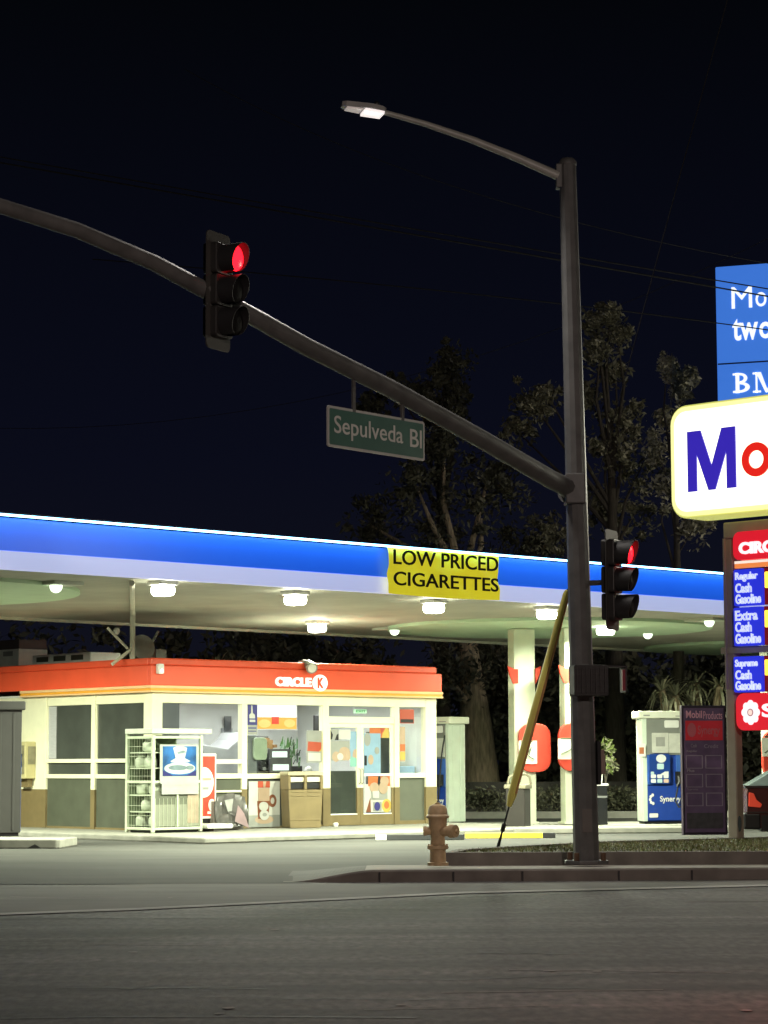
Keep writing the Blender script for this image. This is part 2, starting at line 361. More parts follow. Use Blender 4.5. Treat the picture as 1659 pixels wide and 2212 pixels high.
# transom and double door
m = MB().box(4.62, 6.50, -.01, .11, 2.29, 2.43)
tr = obj('transom', m, cream, store, bevel=.006); obj('pane', MB().box(4.62, 6.50, .05, .056, 2.43, 2.66), clear, tr)
def door(x0, x1, g0, g1, hinge):
    m = MB()
    m.box(x0, g0, 0, .06, .92, 2.28).box(g1, x1, 0, .06, .92, 2.28).box(g0, g1, 0, .06, 2.20, 2.28)
    m.box(x0, g0, -.003, .06, .13, .92, 1).box(g1, x1, -.003, .06, .13, .92, 1).box(g0, g1, -.003, .06, .13, .35, 1)
    m.box(g0, g1, -.008, .06, .35, .375, 2)
    d = obj('door', m, [cream, tan, whitep], store, bevel=.004)
    obj('pane', MB().box(g0, g1, .028, .034, .375, 2.20), clear, d)
    hx = g1 + .05 if hinge < 0 else g0 - .05
    obj('handle', MB().tube([(hx, 0, 1.0), (hx, -.06, 1.03), (hx, -.06, 1.30), (hx, 0, 1.33)], .012, 8), greyp, d, smooth=True)
    return d
dl = door(4.625, 5.515, 4.68, 5.43, -1); dr = door(5.52, 6.495, 5.61, 6.42, 1)
obj('push_bar', MB().box(5.61, 6.42, .0, .03, 1.17, 1.22), whitep, dr)
obj('window_film', MB().box(4.685, 5.425, .036, .041, .38, 1.28), darkp, dl)
# fascia: red band, set-back top cap, orange trim lines
def ring(x0, x1, y0, y1, z0, z1, t=.12, mi=0, m=None):
    m = m or MB(); m.box(x0, x1, y0, y0 + t, z0, z1, mi); m.box(x0, x1, y1 - t, y1, z0, z1, mi)
    m.box(x0, x0 + t, y0 + t, y1 - t, z0, z1, mi); m.box(x1 - t, x1, y0 + t, y1 - t, z0, z1, mi); return m
obj('fascia', ring(-.10, W + .10, -.10, D, 3.00, 3.40), redp, store, bevel=.015)
obj('fascia_cap', ring(-.07, W - .02, -.07, D - .02, 3.40, 3.55), redp, store, bevel=.03)
m = ring(-.12, W + .12, -.12, 4.6, 2.945, 3.00, .14, 0); ring(-.105, W + .105, -.105, 4.59, 2.895, 2.945, .14, 1, m); ring(-.12, W + .12, -.12, 4.6, 2.862, 2.895, .14, 0, m)
obj('trim', m, [peach, orangep], store, bevel=.005)
obj('roof', MB().box(0, W, 0, D, 3.36, 3.39), mat('roof_felt', (.12, .12, .11), .9, .2, 2), store)
# lettering on the fascia
a = SF.bx(594, 1462, 671, 1484, -.1); m = MB().text('CIRCLE', a[0], a[1], a[2], a[3], -.135, -.1, 0, .045)
obj('sign_lettering', m, mat('sign_white', (.8, .8, .78), .4, .02, 3, emit=(1, .98, .92), es=.75), store)
a = SF.q(690, 1475.5, -.1)
m = MB().disc(a[0], a[1], .2, .175, -.135, -.1).text('K', a[0] - .085, a[0] + .095, a[1] - .115, a[1] + .115, -.142, -.13, 1, .05)
obj('sign_emblem', m, [MATS['sign_white'], redp], store)
# interior lights
em = mat('ceiling_tube', (.9, .9, .9), .5, 0, 1, emit=(1, 1, .97), es=4.0)
for i, (x, y) in enumerate(((1.5, .9), (3.6, .9), (5.7, .9), (1.5, 2.8), (3.6, 2.8), (5.7, 2.8))):
    lt = obj('ceiling_light', MB().box(x - .62, x + .62, y - .16, y + .16, 2.80, 2.862), em, store, bevel=.01)
    lamp('interior_lamp', lt, (x, y, 2.77), 15, (1, 1, .95), 1.2, 180, size_y=.3)
# ------------------------------------------------------------------ things inside the store
def place(name, label, cat, mb, mats, group=None, bevel=0.0, smooth=False):
    return tag(obj(name, mb, mats, None, bevel, smooth, S, SA), label, cat, group)
m = MB().box(2.5, 5.0, .75, 1.25, .16, 1.16); m.box(2.45, 5.05, .70, 1.30, 1.16, 1.22, 1)
place('counter', 'dark shop counter inside behind the middle window', 'counter', m, [mat('counter_dark', (.03, .032, .035), .5, .1, 4), mat('counter_top', (.07, .07, .07), .3, .1, 4)], bevel=.01)
# back-lit menu board
b = SF.bx(553, 1522, 640, 1575, 2.2)
t = thing('menu_board', 'glowing orange and white food menu board hanging inside the store', 'menu board', SF.w(0, 2.2), SA)
obj('frame', MB().box(b[0] - .02, b[1] + .02, .0, .10, b[2] - .02, b[3] + .02), whitep, t)
mbm = MB(); hx = b[1] - b[0]; hz = b[3] - b[2]
mbm.box(b[0], b[1], -.01, 0, b[2] + hz * .48, b[3], 0).box(b[0], b[1], -.01, 0, b[2], b[2] + hz * .48, 1)
mbm.disc(b[0] + hx * .2, b[2] + hz * .22, hx * .15, hz * .17, -.02, -.01, mi=2).disc(b[0] + hx * .82, b[2] + hz * .24, hx * .14, hz * .17, -.02, -.01, mi=2)
mbm.box(b[0] + hx * .38, b[0] + hx * .55, -.022, -.01, b[2] + hz * .2, b[2] + hz * .5, 3)
mbm.text('Menu', b[0] + hx * .62, b[0] + hx * .92, b[2] + hz * .64, b[2] + hz * .86, -.02, -.01, 3) if False else None
obj('light_panel', mbm, [mat('menu_white', (0.225, 0.225, 0.225), .5, 0, 1, emit=(1, .97, .93), es=1.3), mat('menu_orange', (0.225, 0.125, 0.025), .5, 0, 1, emit=(1, .52, .08), es=1.0),
    mat('menu_yellow', (0.225, 0.175, 0.050), .5, .1, 8, emit=(1, .74, .22), es=1.0), mat('menu_red', (.8, .05, .02), .5, 0, 1, emit=(.9, .06, .02), es=.8)], t)
# till with two screens
t = thing('cash_register', 'dark cash register with two pale screens on the counter', 'cash register', SF.w(0, .9, 0), SA)
b = SF.bx(585, 1619, 621, 1652, .9); 
obj('stand', MB().box(b[0] + .05, b[1] - .1, .0, .2, 1.22, b[2] + .1).box(b[0], b[1], -.06, .25, 1.22, 1.27), blackp, t, bevel=.01)
m = MB().rbox(*SF.bx(580, 1618, 624, 1650, .9), -.03, .02, .02).rbox(*SF.bx(583, 1638, 628, 1668, .8), -.12, -.06, .02)
obj('screen_case', m, mat('case_grey', (.08, .08, .085), .5, .1, 4), t)
m = MB().box(*SF.bx(586, 1623, 618, 1636, .9)[:2], -.04, -.031, *SF.bx(586, 1623, 618, 1636, .9)[2:]); q = SF.bx(588, 1651, 622, 1664, .8); m.box(q[0], q[1], -.13, -.121, q[2], q[3])
obj('screen', m, mat('screen_glow', (.7, .75, .75), .3, .02, 3, emit=(.85, .95, .95), es=.7), t)
# flowers and sweets standing on the counter
rr = random.Random(11)
def clutter(x0, x1, z0, z1, y, n, cols, name, label, cat, group=None):
    m = MB()
    ms = [mat('goods_%s' % c, v, .5, .15, 12) for c, v in cols]
    for i in range(n):
        cx_, cz_ = rr.uniform(x0, x1), rr.uniform(z0, z1); wx, wz = rr.uniform(.03, .09), rr.uniform(.03, .09); yy = y + rr.uniform(-.08, .08)
        k = rr.randrange(len(ms))
        if rr.random() < .5: m.rbox(cx_ - wx, cx_ + wx, cz_ - wz, cz_ + wz, yy, yy + .06, min(wx, wz) * .6, k, 3)
        else: m.ball((cx_, yy, cz_), wx * .9, 6, k)
    return place(name, label, cat, m, ms, group)
b = SF.bx(553, 1592, 628, 1640, .95)
bx2 = SF.bx(530, 1630, 585, 1668, .9)
t = thing('sweet_display', 'brown and green snack display standing on the counter beside the register', 'display rack', SF.w(0, 1.0), SA)
q = SF.bx(556, 1590, 580, 1668, 1.0); m = MB().box(q[0], q[1], .0, .3, 1.22, q[3])
obj('stand', m, mat('rack_charcoal', (.07, .075, .075), .6, .3, 14), t, bevel=.01)
m = MB(); ms = [mat('goods_' + c, v, .5, .2, 12) for c, v in (('tan', (.36, .20, .09)), ('grey', (.25, .25, .25)), ('white', (.7, .7, .68)), ('green', (.10, .24, .07)), ('dark', (.03, .03, .03)), ('mint', (.35, .5, .4)))]
for i in range(42):
    px, py = rr.uniform(558, 592), rr.uniform(1598, 1662); p = SF.q(px, py, .97); k = 0 if (py < 1618 and px > 563) else rr.choice((1, 2, 4, 4, 1))
    s_ = rr.uniform(.03, .075); m.rbox(p[0] - s_, p[0] + s_, p[1] - s_ * .8, p[1] + s_ * .8, -.06 - rr.random() * .04, 0, s_ * .35, k, 3)
obj('packets', m, ms, t)
m = MB()
for i in range(60):                       # upright green leaves and packets between till and poster
    px, py = rr.uniform(606, 648), rr.uniform(1600, 1650); p = SF.q(px, py, 1.05); a = rr.uniform(-.5, .5); s_ = rr.uniform(.05, .13)
    dx, dz = math.sin(a) * s_, math.cos(a) * s_
    m.add([(p[0] - .018, .02, p[1] - dz), (p[0] + .018, .02, p[1] - dz), (p[0] + dx + .012, -.02, p[1] + dz), (p[0] + dx - .012, -.02, p[1] + dz)], [(0, 1, 2, 3)], rr.choice((3, 3, 3, 5, 4)))
q = SF.bx(612, 1630, 656, 1670, 1.05); m.box(q[0], q[1], .05, .25, 1.22, q[2] + .15, 4)
tag(obj('potted_plant', m, ms, None, 0, False, SF.w(0, 1.05), SA), 'leafy green potted plant on the shop counter', 'plant')
m = MB().ball((SF.q(666, 1643, .9)[0], .9, 1.30), .085, 10)
place('round_clock', 'small round white alarm clock on the counter under the striped poster', 'clock', m, whitep, smooth=True)
# wall furniture seen through the first window
q = SF.bx(558, 1540, 585, 1600, 4.5)
b = SF.bx(478, 1573, 500, 1604, 4.58); m = MB().box(b[0], b[1], 4.54, 4.598, b[2], b[3]).box(b[0] + .05, b[1] - .05, 4.52, 4.54, b[2] + .1, b[2] + .5, 1).box(b[0] + .05, b[1] - .05, 4.52, 4.54, b[2] + .6, b[3] - .06, 1)
place('wall_cabinet', 'grey wall cabinet with two doors seen through the window beside the propane cage', 'cabinet', m, [mat('cab_grey', (.38, .40, .41), .5, .06, 5), mat('cab_dark', (.20, .21, .22), .5, .08, 5)])
m = MB(); b = SF.bx(440, 1598, 512, 1642, 2.6)
m.poly_y([(b[0], .16), (b[1] + .4, .16), (b[1] + .4, b[2] + .2), (b[1] + .18, b[3] + .18), (b[1] + .02, b[3]), (b[1] - .25, b[2] + .25), (b[0] + .3, b[2] + .3), (b[0], b[3] - .1)], 2.6, 3.4)
place('coffee_machine', 'low grey drinks machine behind the first shop window', 'coffee machine', m, mat('machine_grey', (.30, .31, .32), .5, .1, 3), bevel=.03)
m = MB(); q = SF.bx(533, 1588, 552, 1668, .6); m.box(q[0], q[1], .55, .8, .16, q[3]); m.rbox(q[0] + .1, q[1] + .22, q[2] + .25, q[3] - .05, .48, .55, .08, 1)
place('umbrella_stand', 'dark grey merchandise stand with a pale green wrap just inside the middle window', 'display stand', m, [mat('stand_grey', (.16, .17, .18), .6, .1, 4), mat('wrap_sage', (.30, .36, .27), .6, .1, 4)], bevel=.02)
q = SF.bx(680, 1545, 697, 1580, 1.2); m = MB().box(q[0], q[1] + .15, 1.2, 1.26, q[2], q[3])
place('wall_monitor', 'black monitor screen hanging inside beside the shop door', 'monitor', m, blackp, bevel=.01)
# cooler and racks behind door and end window
t = thing('drinks_cooler', 'tall pale lit drinks cooler behind the narrow end window', 'cooler', SF.w(0, 1.0), SA)
q = SF.bx(876, 1571, 902, 1654, 1.0)
obj('cabinet', MB().box(q[0], q[1], .02, .6, .16, q[3]), lightgrey, t, bevel=.01)
m = MB()
for i in range(6): z = q[2] + (q[3] - q[2]) * (i + .1) / 6; m.rbox(q[0] + .04, q[1] - .04, z, z + .09, .0, .02, .02, i % 2)
obj('shelf_goods', m, [mat('goods_mint', (.35, .5, .4)), mat('goods_pale', (.65, .72, .68), .5, .1, 9)], t)
q = SF.bx(863, 1655, 897, 1670, .5); m = MB().box(q[0], q[1], .5, .9, .16, q[3])
place('ice_cream_chest', 'light blue chest freezer at the foot of the narrow end window', 'freezer', m, mat('chest_blue', (.28, .45, .72), .4, .1, 4), bevel=.02)
m = MB().cyl((SF.q(908, 1650, .5)[0], .5, .9), (SF.q(908, 1650, .5)[0], .5, 1.62), .09).cyl((SF.q(908, 1650, .5)[0], .5, 1.35), (SF.q(908, 1650, .5)[0], .5, 1.75), .06, mi=1)
place('cup_dispenser', 'green and white cup dispenser near the end corner post inside the store', 'dispenser', m, [mat('goods_leafgreen', (.25, .5, .3), .5, .1, 4), whitep], smooth=True)
m = MB(); q = SF.bx(822, 1580, 847, 1675, .8); m.box(q[0], q[1], .8, 1.3, .16, q[3])
place('fridge', 'dark green fridge back standing just inside the shop door', 'fridge', m, mat('fridge_green', (.10, .115, .10), .5, .1, 4), bevel=.02)
def gondola(label, x0, x1, y, zt, seed):
    rg = random.Random(seed); t = thing('stock_shelf', label, 'shelf', SF.w(0, y), SA, 'stocked shelves inside the store')
    m = MB().box(x0, x1, .30, .34, .16, zt).box(x0, x0 + .03, 0, .30, .16, zt).box(x1 - .03, x1, 0, .30, .16, zt)
    n_ = int((zt - .2) / .32)
    for k in range(n_): m.box(x0 + .03, x1 - .03, 0, .30, .2 + k * .32, .225 + k * .32)
    obj('rack', m, greyp, t)
    m = MB()
    for k in range(n_):
        x = x0 + .06
        while x < x1 - .12:
            w_ = rg.uniform(.06, .13); h_ = rg.uniform(.14, .26); m.box(x, min(x + w_, x1 - .05), .02 + rg.random() * .04, .2, .226 + k * .32, .226 + k * .32 + h_, rg.randrange(7)); x += w_ + rg.uniform(.0, .03)
    o = obj('packets', m, [PR_, PY_, PG_, PB_, PW_, PO_, PT_], t); o['kind'] = 'stuff'
PR_, PY_, PG_, PB_, PW_, PO_, PT_ = [mat('stock_' + c_, v_, .5, .2, 9) for c_, v_ in (('red', (.30, .04, .03)), ('yellow', (.38, .27, .05)), ('green', (.08, .20, .07)), ('blue', (.04, .08, .26)), ('white', (.45, .45, .43)), ('orange', (.38, .13, .03)), ('teal', (.10, .27, .26)))]
gondola('stocked snack shelf behind the shop door', 4.75, 6.0, 3.1, 1.75, 4); gondola('low stocked shelf along the back wall behind the register', 2.9, 4.3, 3.9, 1.5, 5); gondola('low stocked shelf behind the grey drinks machine', .9, 2.3, 3.9, 1.35, 6)
# exit sign over the door
q = SF.bx(767, 1532, 792, 1541, .3)
t = thing('exit_sign', 'green lit EXIT sign behind the glass over the shop door', 'sign', SF.w(0, .3), SA)
obj('case', MB().box(q[0], q[1], 0, .05, q[2], q[3]), mat('exit_green', (.5, .8, .55), .5, 0, 1, emit=(.55, .9, .6), es=.45), t)
obj('lettering', MB().text('EXIT', q[0] + .03, q[1] - .03, q[2] + .02, q[3] - .02, -.006, 0, 0, .02), mat('exit_letters', (.03, .3, .08), .5, 0, 1), t)

# ------------------------------------------------------------------ posters on the glass
def paper(c, nm): return mat('paper_' + nm, c, .55, .05, 6)
PW, PG, PR, PB, PLB, PO, PY, PBR, PN, PT = (paper((0.488, 0.488, 0.462), 'white'), paper((0.277, 0.284, 0.264), 'grey'), paper((0.396, 0.066, 0.033), 'red'), paper((0.033, 0.030, 0.172), 'navy'),
    paper((0.218, 0.343, 0.475), 'sky'), paper((0.475, 0.132, 0.040), 'orange'), paper((0.495, 0.363, 0.079), 'yellow'), paper((0.185, 0.059, 0.026), 'brown'), paper((0.409, 0.297, 0.211), 'peach'), paper((0.198, 0.409, 0.363), 'teal'))
PMATS = [PW, PG, PR, PB, PLB, PO, PY, PBR, PN, PT, blackp]
def poster(label, x0, y0, x1, y1, base, y=.03, shapes=(), rounded=0.0):
    q = SF.bx(x0, y0, x1, y1, y); hx, hz = q[1] - q[0], q[3] - q[2]; m = MB()
    if rounded: m.rbox(q[0], q[1], q[2], q[3], y - .004, y, rounded, base)
    else: m.box(q[0], q[1], y - .004, y, q[2], q[3], base)
    for i, sh in enumerate(shapes):
        k = sh[0]; yy = y - .0055 - .0015 * i
        if k == 'b': m.box(q[0] + hx * sh[1], q[0] + hx * sh[2], yy, y - .004, q[2] + hz * sh[3], q[2] + hz * sh[4], sh[5])
        elif k == 'd': m.disc(q[0] + hx * sh[1], q[2] + hz * sh[2], hx * sh[3], hz * sh[4], yy, y - .004, mi=sh[5])
        else: m.poly_y([(q[0] + hx * a, q[2] + hz * b) for a, b in sh[1]], yy, y - .004, sh[2])
    return place('poster', label, 'poster', m, PMATS, 'posters on the shop front')
poster('narrow navy blue poster with a white bottle in the middle window', 533.8, 1522, 555.5, 1587, 3, .046,
       (('b', 0, 1, 0, .32, 1), ('p', [(.25, .42), (.8, .42), (.75, .66), (.55, .72), (.5, .98), (.4, .98), (.38, .72), (.2, .66)], 0), ('b', .1, .9, .2, .24, 3), ('b', .1, .9, .1, .13, 3), ('b', .2, .8, .5, .54, 3)))
poster('grey poster with a broad red stripe beside the shop door', 662, 1578, 695, 1647, 1, .046, (('p', [(.05, .36), (.8, .34), (1, .45), (1, .63), (.1, .66)], 2), ('p', [(.8, .34), (1, .45), (1, .36)], 6), ('b', .1, .9, .05, .3, 0)))
poster('orange poster with a yellow corner at the top of the right door', 798, 1565, 840, 1594, 5, .024, (('p', [(.62, 0), (1, 0), (1, .6), (.85, .8), (.68, .35)], 6), ('p', [(.6, .3), (.85, .9), (.55, .8)], 2)), .03)
poster('tall sky blue poster on the right door', 786, 1584, 822, 1673, 4, .02, (('d', .2, .85, .2, .16, 1), ('d', .78, .58, .14, .09, 1), ('b', .02, .16, .22, .46, 10), ('d', .4, .36, .16, .12, 8), ('b', 0, .62, .06, .2, 4)), .02)
poster('sky blue strip poster on the left door edge', 756, 1580, 774, 1656, 4, .022, (('d', .6, .3, .3, .2, 8), ('p', [(0, 0), (1, 0), (1, .22), (0, .3)], 9)))
poster('food poster with peach coloured pastries on the left door', 714, 1600, 755, 1643, 1, .024, (('d', .28, .2, .2, .26, 8), ('d', .72, .35, .3, .34, 8), ('d', .5, .2, .16, .18, 0), ('d', .9, .3, .14, .3, 8)), .04)
poster('white square notice on the left door', 732, 1576, 757, 1597, 0, .021, (), .02)
poster('teal strip sticker at the top of the left door', 711, 1563, 736, 1572, 9, .024)
poster('dark picture sticker beside the white notice', 711, 1575, 731, 1599, 1, .023, (('p', [(0, 0), (.3, .1), (.4, .5), (.1, 1), (0, 1)], 10), ('p', [(.6, 0), (1, 0), (1, .6), (.8, .5)], 10)))
poster('white and yellow promotion poster low on the right door', 787, 1694, 848, 1753, 0, .024,
       (('b', .22, .82, .42, .95, 1), ('d', .78, .22, .17, .24, 6), ('d', .78, .24, .09, .14, 5), ('b', .3, .6, .03, .36, 1), ('p', [(.05, 0), (.2, .5), (.22, 0)], 7), ('d', .34, .88, .16, .18, 8), ('d', .66, .86, .16, .22, 8), ('b', .28, .5, .5, .75, 0), ('d', .44, .2, .1, .16, 3)))
poster('two orange bread pictures above the promotion poster', 795, 1677, 842, 1698, 5, .022, (('p', [(.42, 0), (.6, 0), (.56, 1), (.46, 1)], 10), ('d', .75, .5, .2, .5, 8)))
poster('square magenta red sign in the narrow end window', 863.5, 1532, 894, 1563, 2, .046, (('b', .05, .95, .05, .3, 10), ('p', [(.1, .35), (.9, .3), (.85, .75), (.5, .85), (.1, .8)], 2)))
poster('orange sign strip hanging beside the drinks cooler', 863.5, 1570, 875, 1645, 8, .046, (('b', 0, 1, .3, .5, 5), ('b', 0, 1, .05, .28, 6)))
# tall coffee poster leaning on the kick panel
poster('white coffee poster with a red brown cup on the lower shop front', 537, 1688, 604, 1785.5, 0, -.03,
       (('b', 0, 1, 0, .26, 1), ('d', .5, .16, .3, .09, 8), ('p', [(.3, .18), (.62, .18), (.68, .57), (.27, .57)], 7), ('d', .76, .57, .13, .14, 7), ('d', .76, .57, .06, .07, 0),
        ('b', .3, .66, .57, .85, 8), ('b', .29, .67, .86, 1, 2), ('p', [(.46, .86), (.52, .86), (.55, 1), (.45, 1)], 8), ('d', .47, .45, .15, .10, 0), ('d', .49, .26, .15, .11, 0), ('d', .5, .27, .07, .04, 1)))

# ------------------------------------------------------------------ things standing in front of the store
def gpos(x, y, z=.12): return P(x, y, z=z)
def stand(px, v):
    p = P(px, 1790, pl=(S + SF.y * v, SF.y)); return Vector((p.x, p.y, .12))
# propane exchange cage
c0 = stand(330, -1.15); CF = Fr((c0.x, c0.y, 0), SA)
cw = CF.q(433, 1790)[0]; cdp = min(.95, CF.side(274, 1792)[0]); ct = CF.q(330, 1588)[1]
cage = thing('propane_cage', 'pale propane exchange cage with a blue poster at the store corner', 'cage', CF.o + Vector((0, 0, 0)), SA)
pale = mat('pale_cage_paint', (.46, .51, .38), .5, .08, 5)
m = MB(); r_ = .03
for x, y, zt in ((0, 0, ct), (cw, 0, ct), (0, cdp, ct + .05), (cw, cdp, ct)): m.box(x - r_, x + r_, y - r_, y + r_, .13, zt)
for z in (.20, .20 + (ct - .2) * .50, ct - .04):
    m.box(r_, cw - r_, -r_ + .004, r_ - .004, z - .025, z + .025); m.box(-r_ + .004, r_ - .004, r_, cdp - r_, z - .025, z + .025); m.box(cw - r_ + .004, cw + r_ - .004, r_, cdp - r_, z - .025, z + .025)
m.box(cw / 2 - .02, cw / 2 + .02, -.028, .02, .23, .95)
obj('frame', m, pale, cage, bevel=.006)
m = MB()
for z in (.52, .84, 1.36, 1.66): m.box(.03, cw - .03, .03, cdp - .03, z - .012, z + .012)
obj('shelf', m, pale, cage)
obj('back_panel', MB().box(.03, cw - .03, cdp - .05, cdp - .03, .2, ct - .06).box(cw * .5, cw * .5 + .02, .05, cdp - .05, .2, ct - .06), mat('cage_back', (.12, .155, .09), .6, .1, 3), cage)
obj('lid', MB().box(-.05, cw + .26, -.02, cdp + .02, ct + .03, ct + .13), mat('cage_lid', (.50, .52, .45), .5, .08, 3), cage, bevel=.01)
m = MB()
for i in range(9): z = .26 + i * .19; m.tube([(-.012, .03, z), (-.012, cdp - .03, z)], .004, 5); 
for i in range(9): y = .08 + i * (cdp - .16) / 8; m.tube([(-.014, y, .2), (-.014, y, ct - .05)], .003, 5)
for i in range(12): x = .05 + i * (cw - .1) / 11; m.tube([(x, -.012, .2), (x, -.012, .78)], .003, 5)
obj('mesh_door', m, pale, cage)
b = CF.bx(345, 1608, 428, 1692, -.03); hx, hz = b[1] - b[0], b[3] - b[2]
m = MB().box(b[0], b[1], -.045, -.033, b[2], b[3], 0); q = CF.bx(352, 1612, 424, 1676, -.05); m.box(q[0], q[1], -.05, -.045, q[2], q[3], 1)
X = lambda t: q[0] + (q[1] - q[0]) * t
Z = lambda t: q[2] + (q[3] - q[2]) * t
m.poly_y([(X(0), Z(0)), (X(1), Z(0)), (X(1), Z(.2)), (X(.7), Z(.02)), (X(.3), Z(.02)), (X(0), Z(.2))], -.052, -.05, 3)
m.poly_y([(X(.3), Z(.95)), (X(.38), Z(.6)), (X(.22), Z(.5)), (X(.26), Z(.46)), (X(.74), Z(.46)), (X(.82), Z(.5)), (X(.65), Z(.6)), (X(.72), Z(.95)), (X(.6), Z(1)), (X(.42), Z(1))][::-1], -.054, -.05, 2)
m.disc(X(.5), Z(.26), (q[1] - q[0]) * .46, (q[3] - q[2]) * .2, -.055, -.05, mi=2); m.disc(X(.44), Z(.28), (q[1] - q[0]) * .28, (q[3] - q[2]) * .09, -.058, -.055, mi=4); m.disc(X(.8), Z(.28), (q[1] - q[0]) * .12, (q[3] - q[2]) * .07, -.058, -.055, mi=4)
m.poly_y([(X(.45), Z(.74)), (X(.7), Z(.80)), (X(.6), Z(.86)), (X(.42), Z(.80))], -.056, -.05, 4)
obj('advert', m, [mat('advert_grey', (.34, .36, .33), .5, .08, 5), mat('advert_blue', (.015, .10, .30), .4, .6, 3), mat('advert_pale', (.42, .46, .45), .4, .25, 5), mat('advert_navy', (.02, .02, .12), .4, .1, 4), mat('advert_slate', (.14, .19, .21), .4, .2, 8)], cage)
q = CF.bx(349, 1677, 428, 1715, -.03); m = MB().box(q[0], q[1], -.042, -.03, q[2], q[3], 0).box(q[0] + .05, q[1] - .05, -.044, -.042, q[2] + .15, q[2] + .19, 1).box(q[0] + .1, q[0] + .5, -.044, -.042, q[2] + .04, q[2] + .12, 2)
obj('price_card', m, [MATS['advert_grey'], greyp, mat('card_peach', (.5, .42, .34), .5, .1, 5)], cage)
m = MB().box(.035, cw / 2 - .03, .0, .02, .24, .66, 0).box(cw / 2 + .03, cw - .035, .0, .02, .24, .66, 0).box(.035, cw / 2 - .03, .004, .02, .66, .93, 1).box(cw / 2 + .03, cw - .035, .004, .02, .66, .93, 1).box(cw * .72, cw - .05, -.006, 0, .3, .9, 2)
obj('front_panel', m, [mat('cage_grey', (.21, .22, .17), .6, .08, 4), mat('cage_dark_grey', (.11, .118, .085), .6, .1, 4), mat('cage_peach', (.30, .235, .17), .6, .2, 5)], cage)  # upper part of each front panel is a darker grey
obj('caster', MB().box(.05, cw - .05, .05, cdp - .05, .10, .17), blackp, cage)
tankm = mat('propane_tank', (.42, .46, .36), .45, .06, 5)
def tank_mesh():
    m = MB().lathe([(.09, 0), (.13, .02), (.15, .06), (.15, .22), (.12, .27), (.05, .29)], n=16).lathe([(.085, .29), (.09, .29), (.09, .36), (.085, .36)], n=12); return m
tk = None
for i, (z, yy) in enumerate(((1.36, .35), (1.672, .4), (.852, .2), (.852, .6), (.215, .2), (.215, .62), (1.36, .68), (.532, .45))):
    if tk is None:
        tk = obj('propane_tank', tank_mesh(), tankm, None, 0, True); o = tk
    else: o = tk.copy(); col.objects.link(o)
    o.scale = (.85, .85, .74); o.location = CF.w(.20, min(yy, cdp - .2), z + .002 if z > .3 else z + .012); o.rotation_euler = (0, 0, rr.random())
    tag(o, 'pale propane tank on a shelf inside the cage, ' + ['upper middle shelf front', 'alone on the top shelf', 'middle shelf nearer the poster', 'middle shelf farther from the poster', 'bottom shelf nearer the poster', 'bottom shelf farther from the poster', 'upper middle shelf rear', 'alone on the second lowest shelf'][i], 'gas tank', 'propane tanks in the cage')
# red ice cabinet beside the cage
p0 = stand(440, -.62); RF = Fr((p0.x, p0.y, 0), SA)
t = thing('red_vending_box', 'tall red cabinet with white rounds standing beside the propane cage', 'vending cabinet', RF.o, SA)
b = RF.bx(422, 1628, 467, 1768); 
obj('cabinet', MB().box(b[0], b[1], 0, .5, b[2], b[3]), whitep, t, bevel=.015)
m = MB().box(b[0] + .03, b[1] - .04, -.006, 0, b[2] + .05, b[3] - .05, 0); q = RF.q(440, 1690); m.disc(q[0], q[1], .24, .30, -.012, -.006, mi=1); q = RF.q(457, 1747 - 8); m.disc(q[0], q[1], .085, .12, -.012, -.006, mi=1)
q = RF.bx(448, 1752 + 1, 461, 1758); m.box(q[0], q[1], -.011, -.006, q[2], q[3], 1); q = RF.bx(436, 1680, 456, 1686); m.box(q[0], q[1], -.016, -.012, q[2], q[3], 2); q = RF.bx(436, 1700, 450, 1706); m.box(q[0], q[1], -.016, -.012, q[2], q[3], 3)
obj('front_graphic', m, [redplastic, whitep, PN, PG], t)
obj('plinth', MB().box(b[0] + .05, b[1] - .02, .02, .48, .12, b[2]), blackp, t)
# grey hand truck platform at its foot
q = stand(436, -1.0)
m = MB().rbox(-.1, .55, .06, .15, -.30, .25, .04); 
tag(obj('platform_trolley', m, lightgrey, None, .01, False, (q.x, q.y, .12), SA), 'flat pale platform trolley lying at the foot of the red cabinet', 'trolley')
# wrapped stack
q = stand(500, -.85); TF = Fr((q.x, q.y, 0), SA)
t = thing('wrapped_stack', 'waist high stack wrapped in grey plastic film by the coffee poster', 'wrapped pallet', TF.o, SA)
b = TF.bx(470, 1718, 536, 1785); m = MB(); nx, nz = 12, 9
vs = []
for k in range(nz + 1):
    for i in range(nx + 1):
        u, v = i / nx, k / nz
        vs.append((b[0] + (b[1] - b[0]) * u, .02 + .05 * math.sin(u * 9 + v * 5) * (1 - v) + .03 * math.sin(u * 21 - v * 7) + .06 * v, b[2] - .0 + (b[3] - b[2]) * (v - .06 * math.cos(u * 6.2) * v)))
m.add(vs, [(k * (nx + 1) + i, k * (nx + 1) + i + 1, (k + 1) * (nx + 1) + i + 1, (k + 1) * (nx + 1) + i) for k in range(nz) for i in range(nx)])
obj('film', m, mat('plastic_film', (.11, .105, .10), .22, .35, 4, .2), t, smooth=True)
m = MB().box(b[0] + .01, b[1] - .01, .14, .6, .12, b[3] - .12); obj('cartons', m, mat('carton_grey', (.22, .20, .18), .7, .15, 4), t)
m = MB().poly_y([(b[0] + .38, .3), (b[0] + .75, .16), (b[0] + .62, .45), (b[0] + .46, .62)], -.075, -.07).poly_y([(b[0] + .2, .5), (b[0] + .3, .5), (b[0] + .34, .75), (b[0] + .12, .72)], -.075, -.07, 1)
obj('label_patch', m, [mat('patch_pink', (.27, .19, .205), .3, .2, 5), mat('patch_pale', (.30, .30, .29), .3, .2, 5)], t)
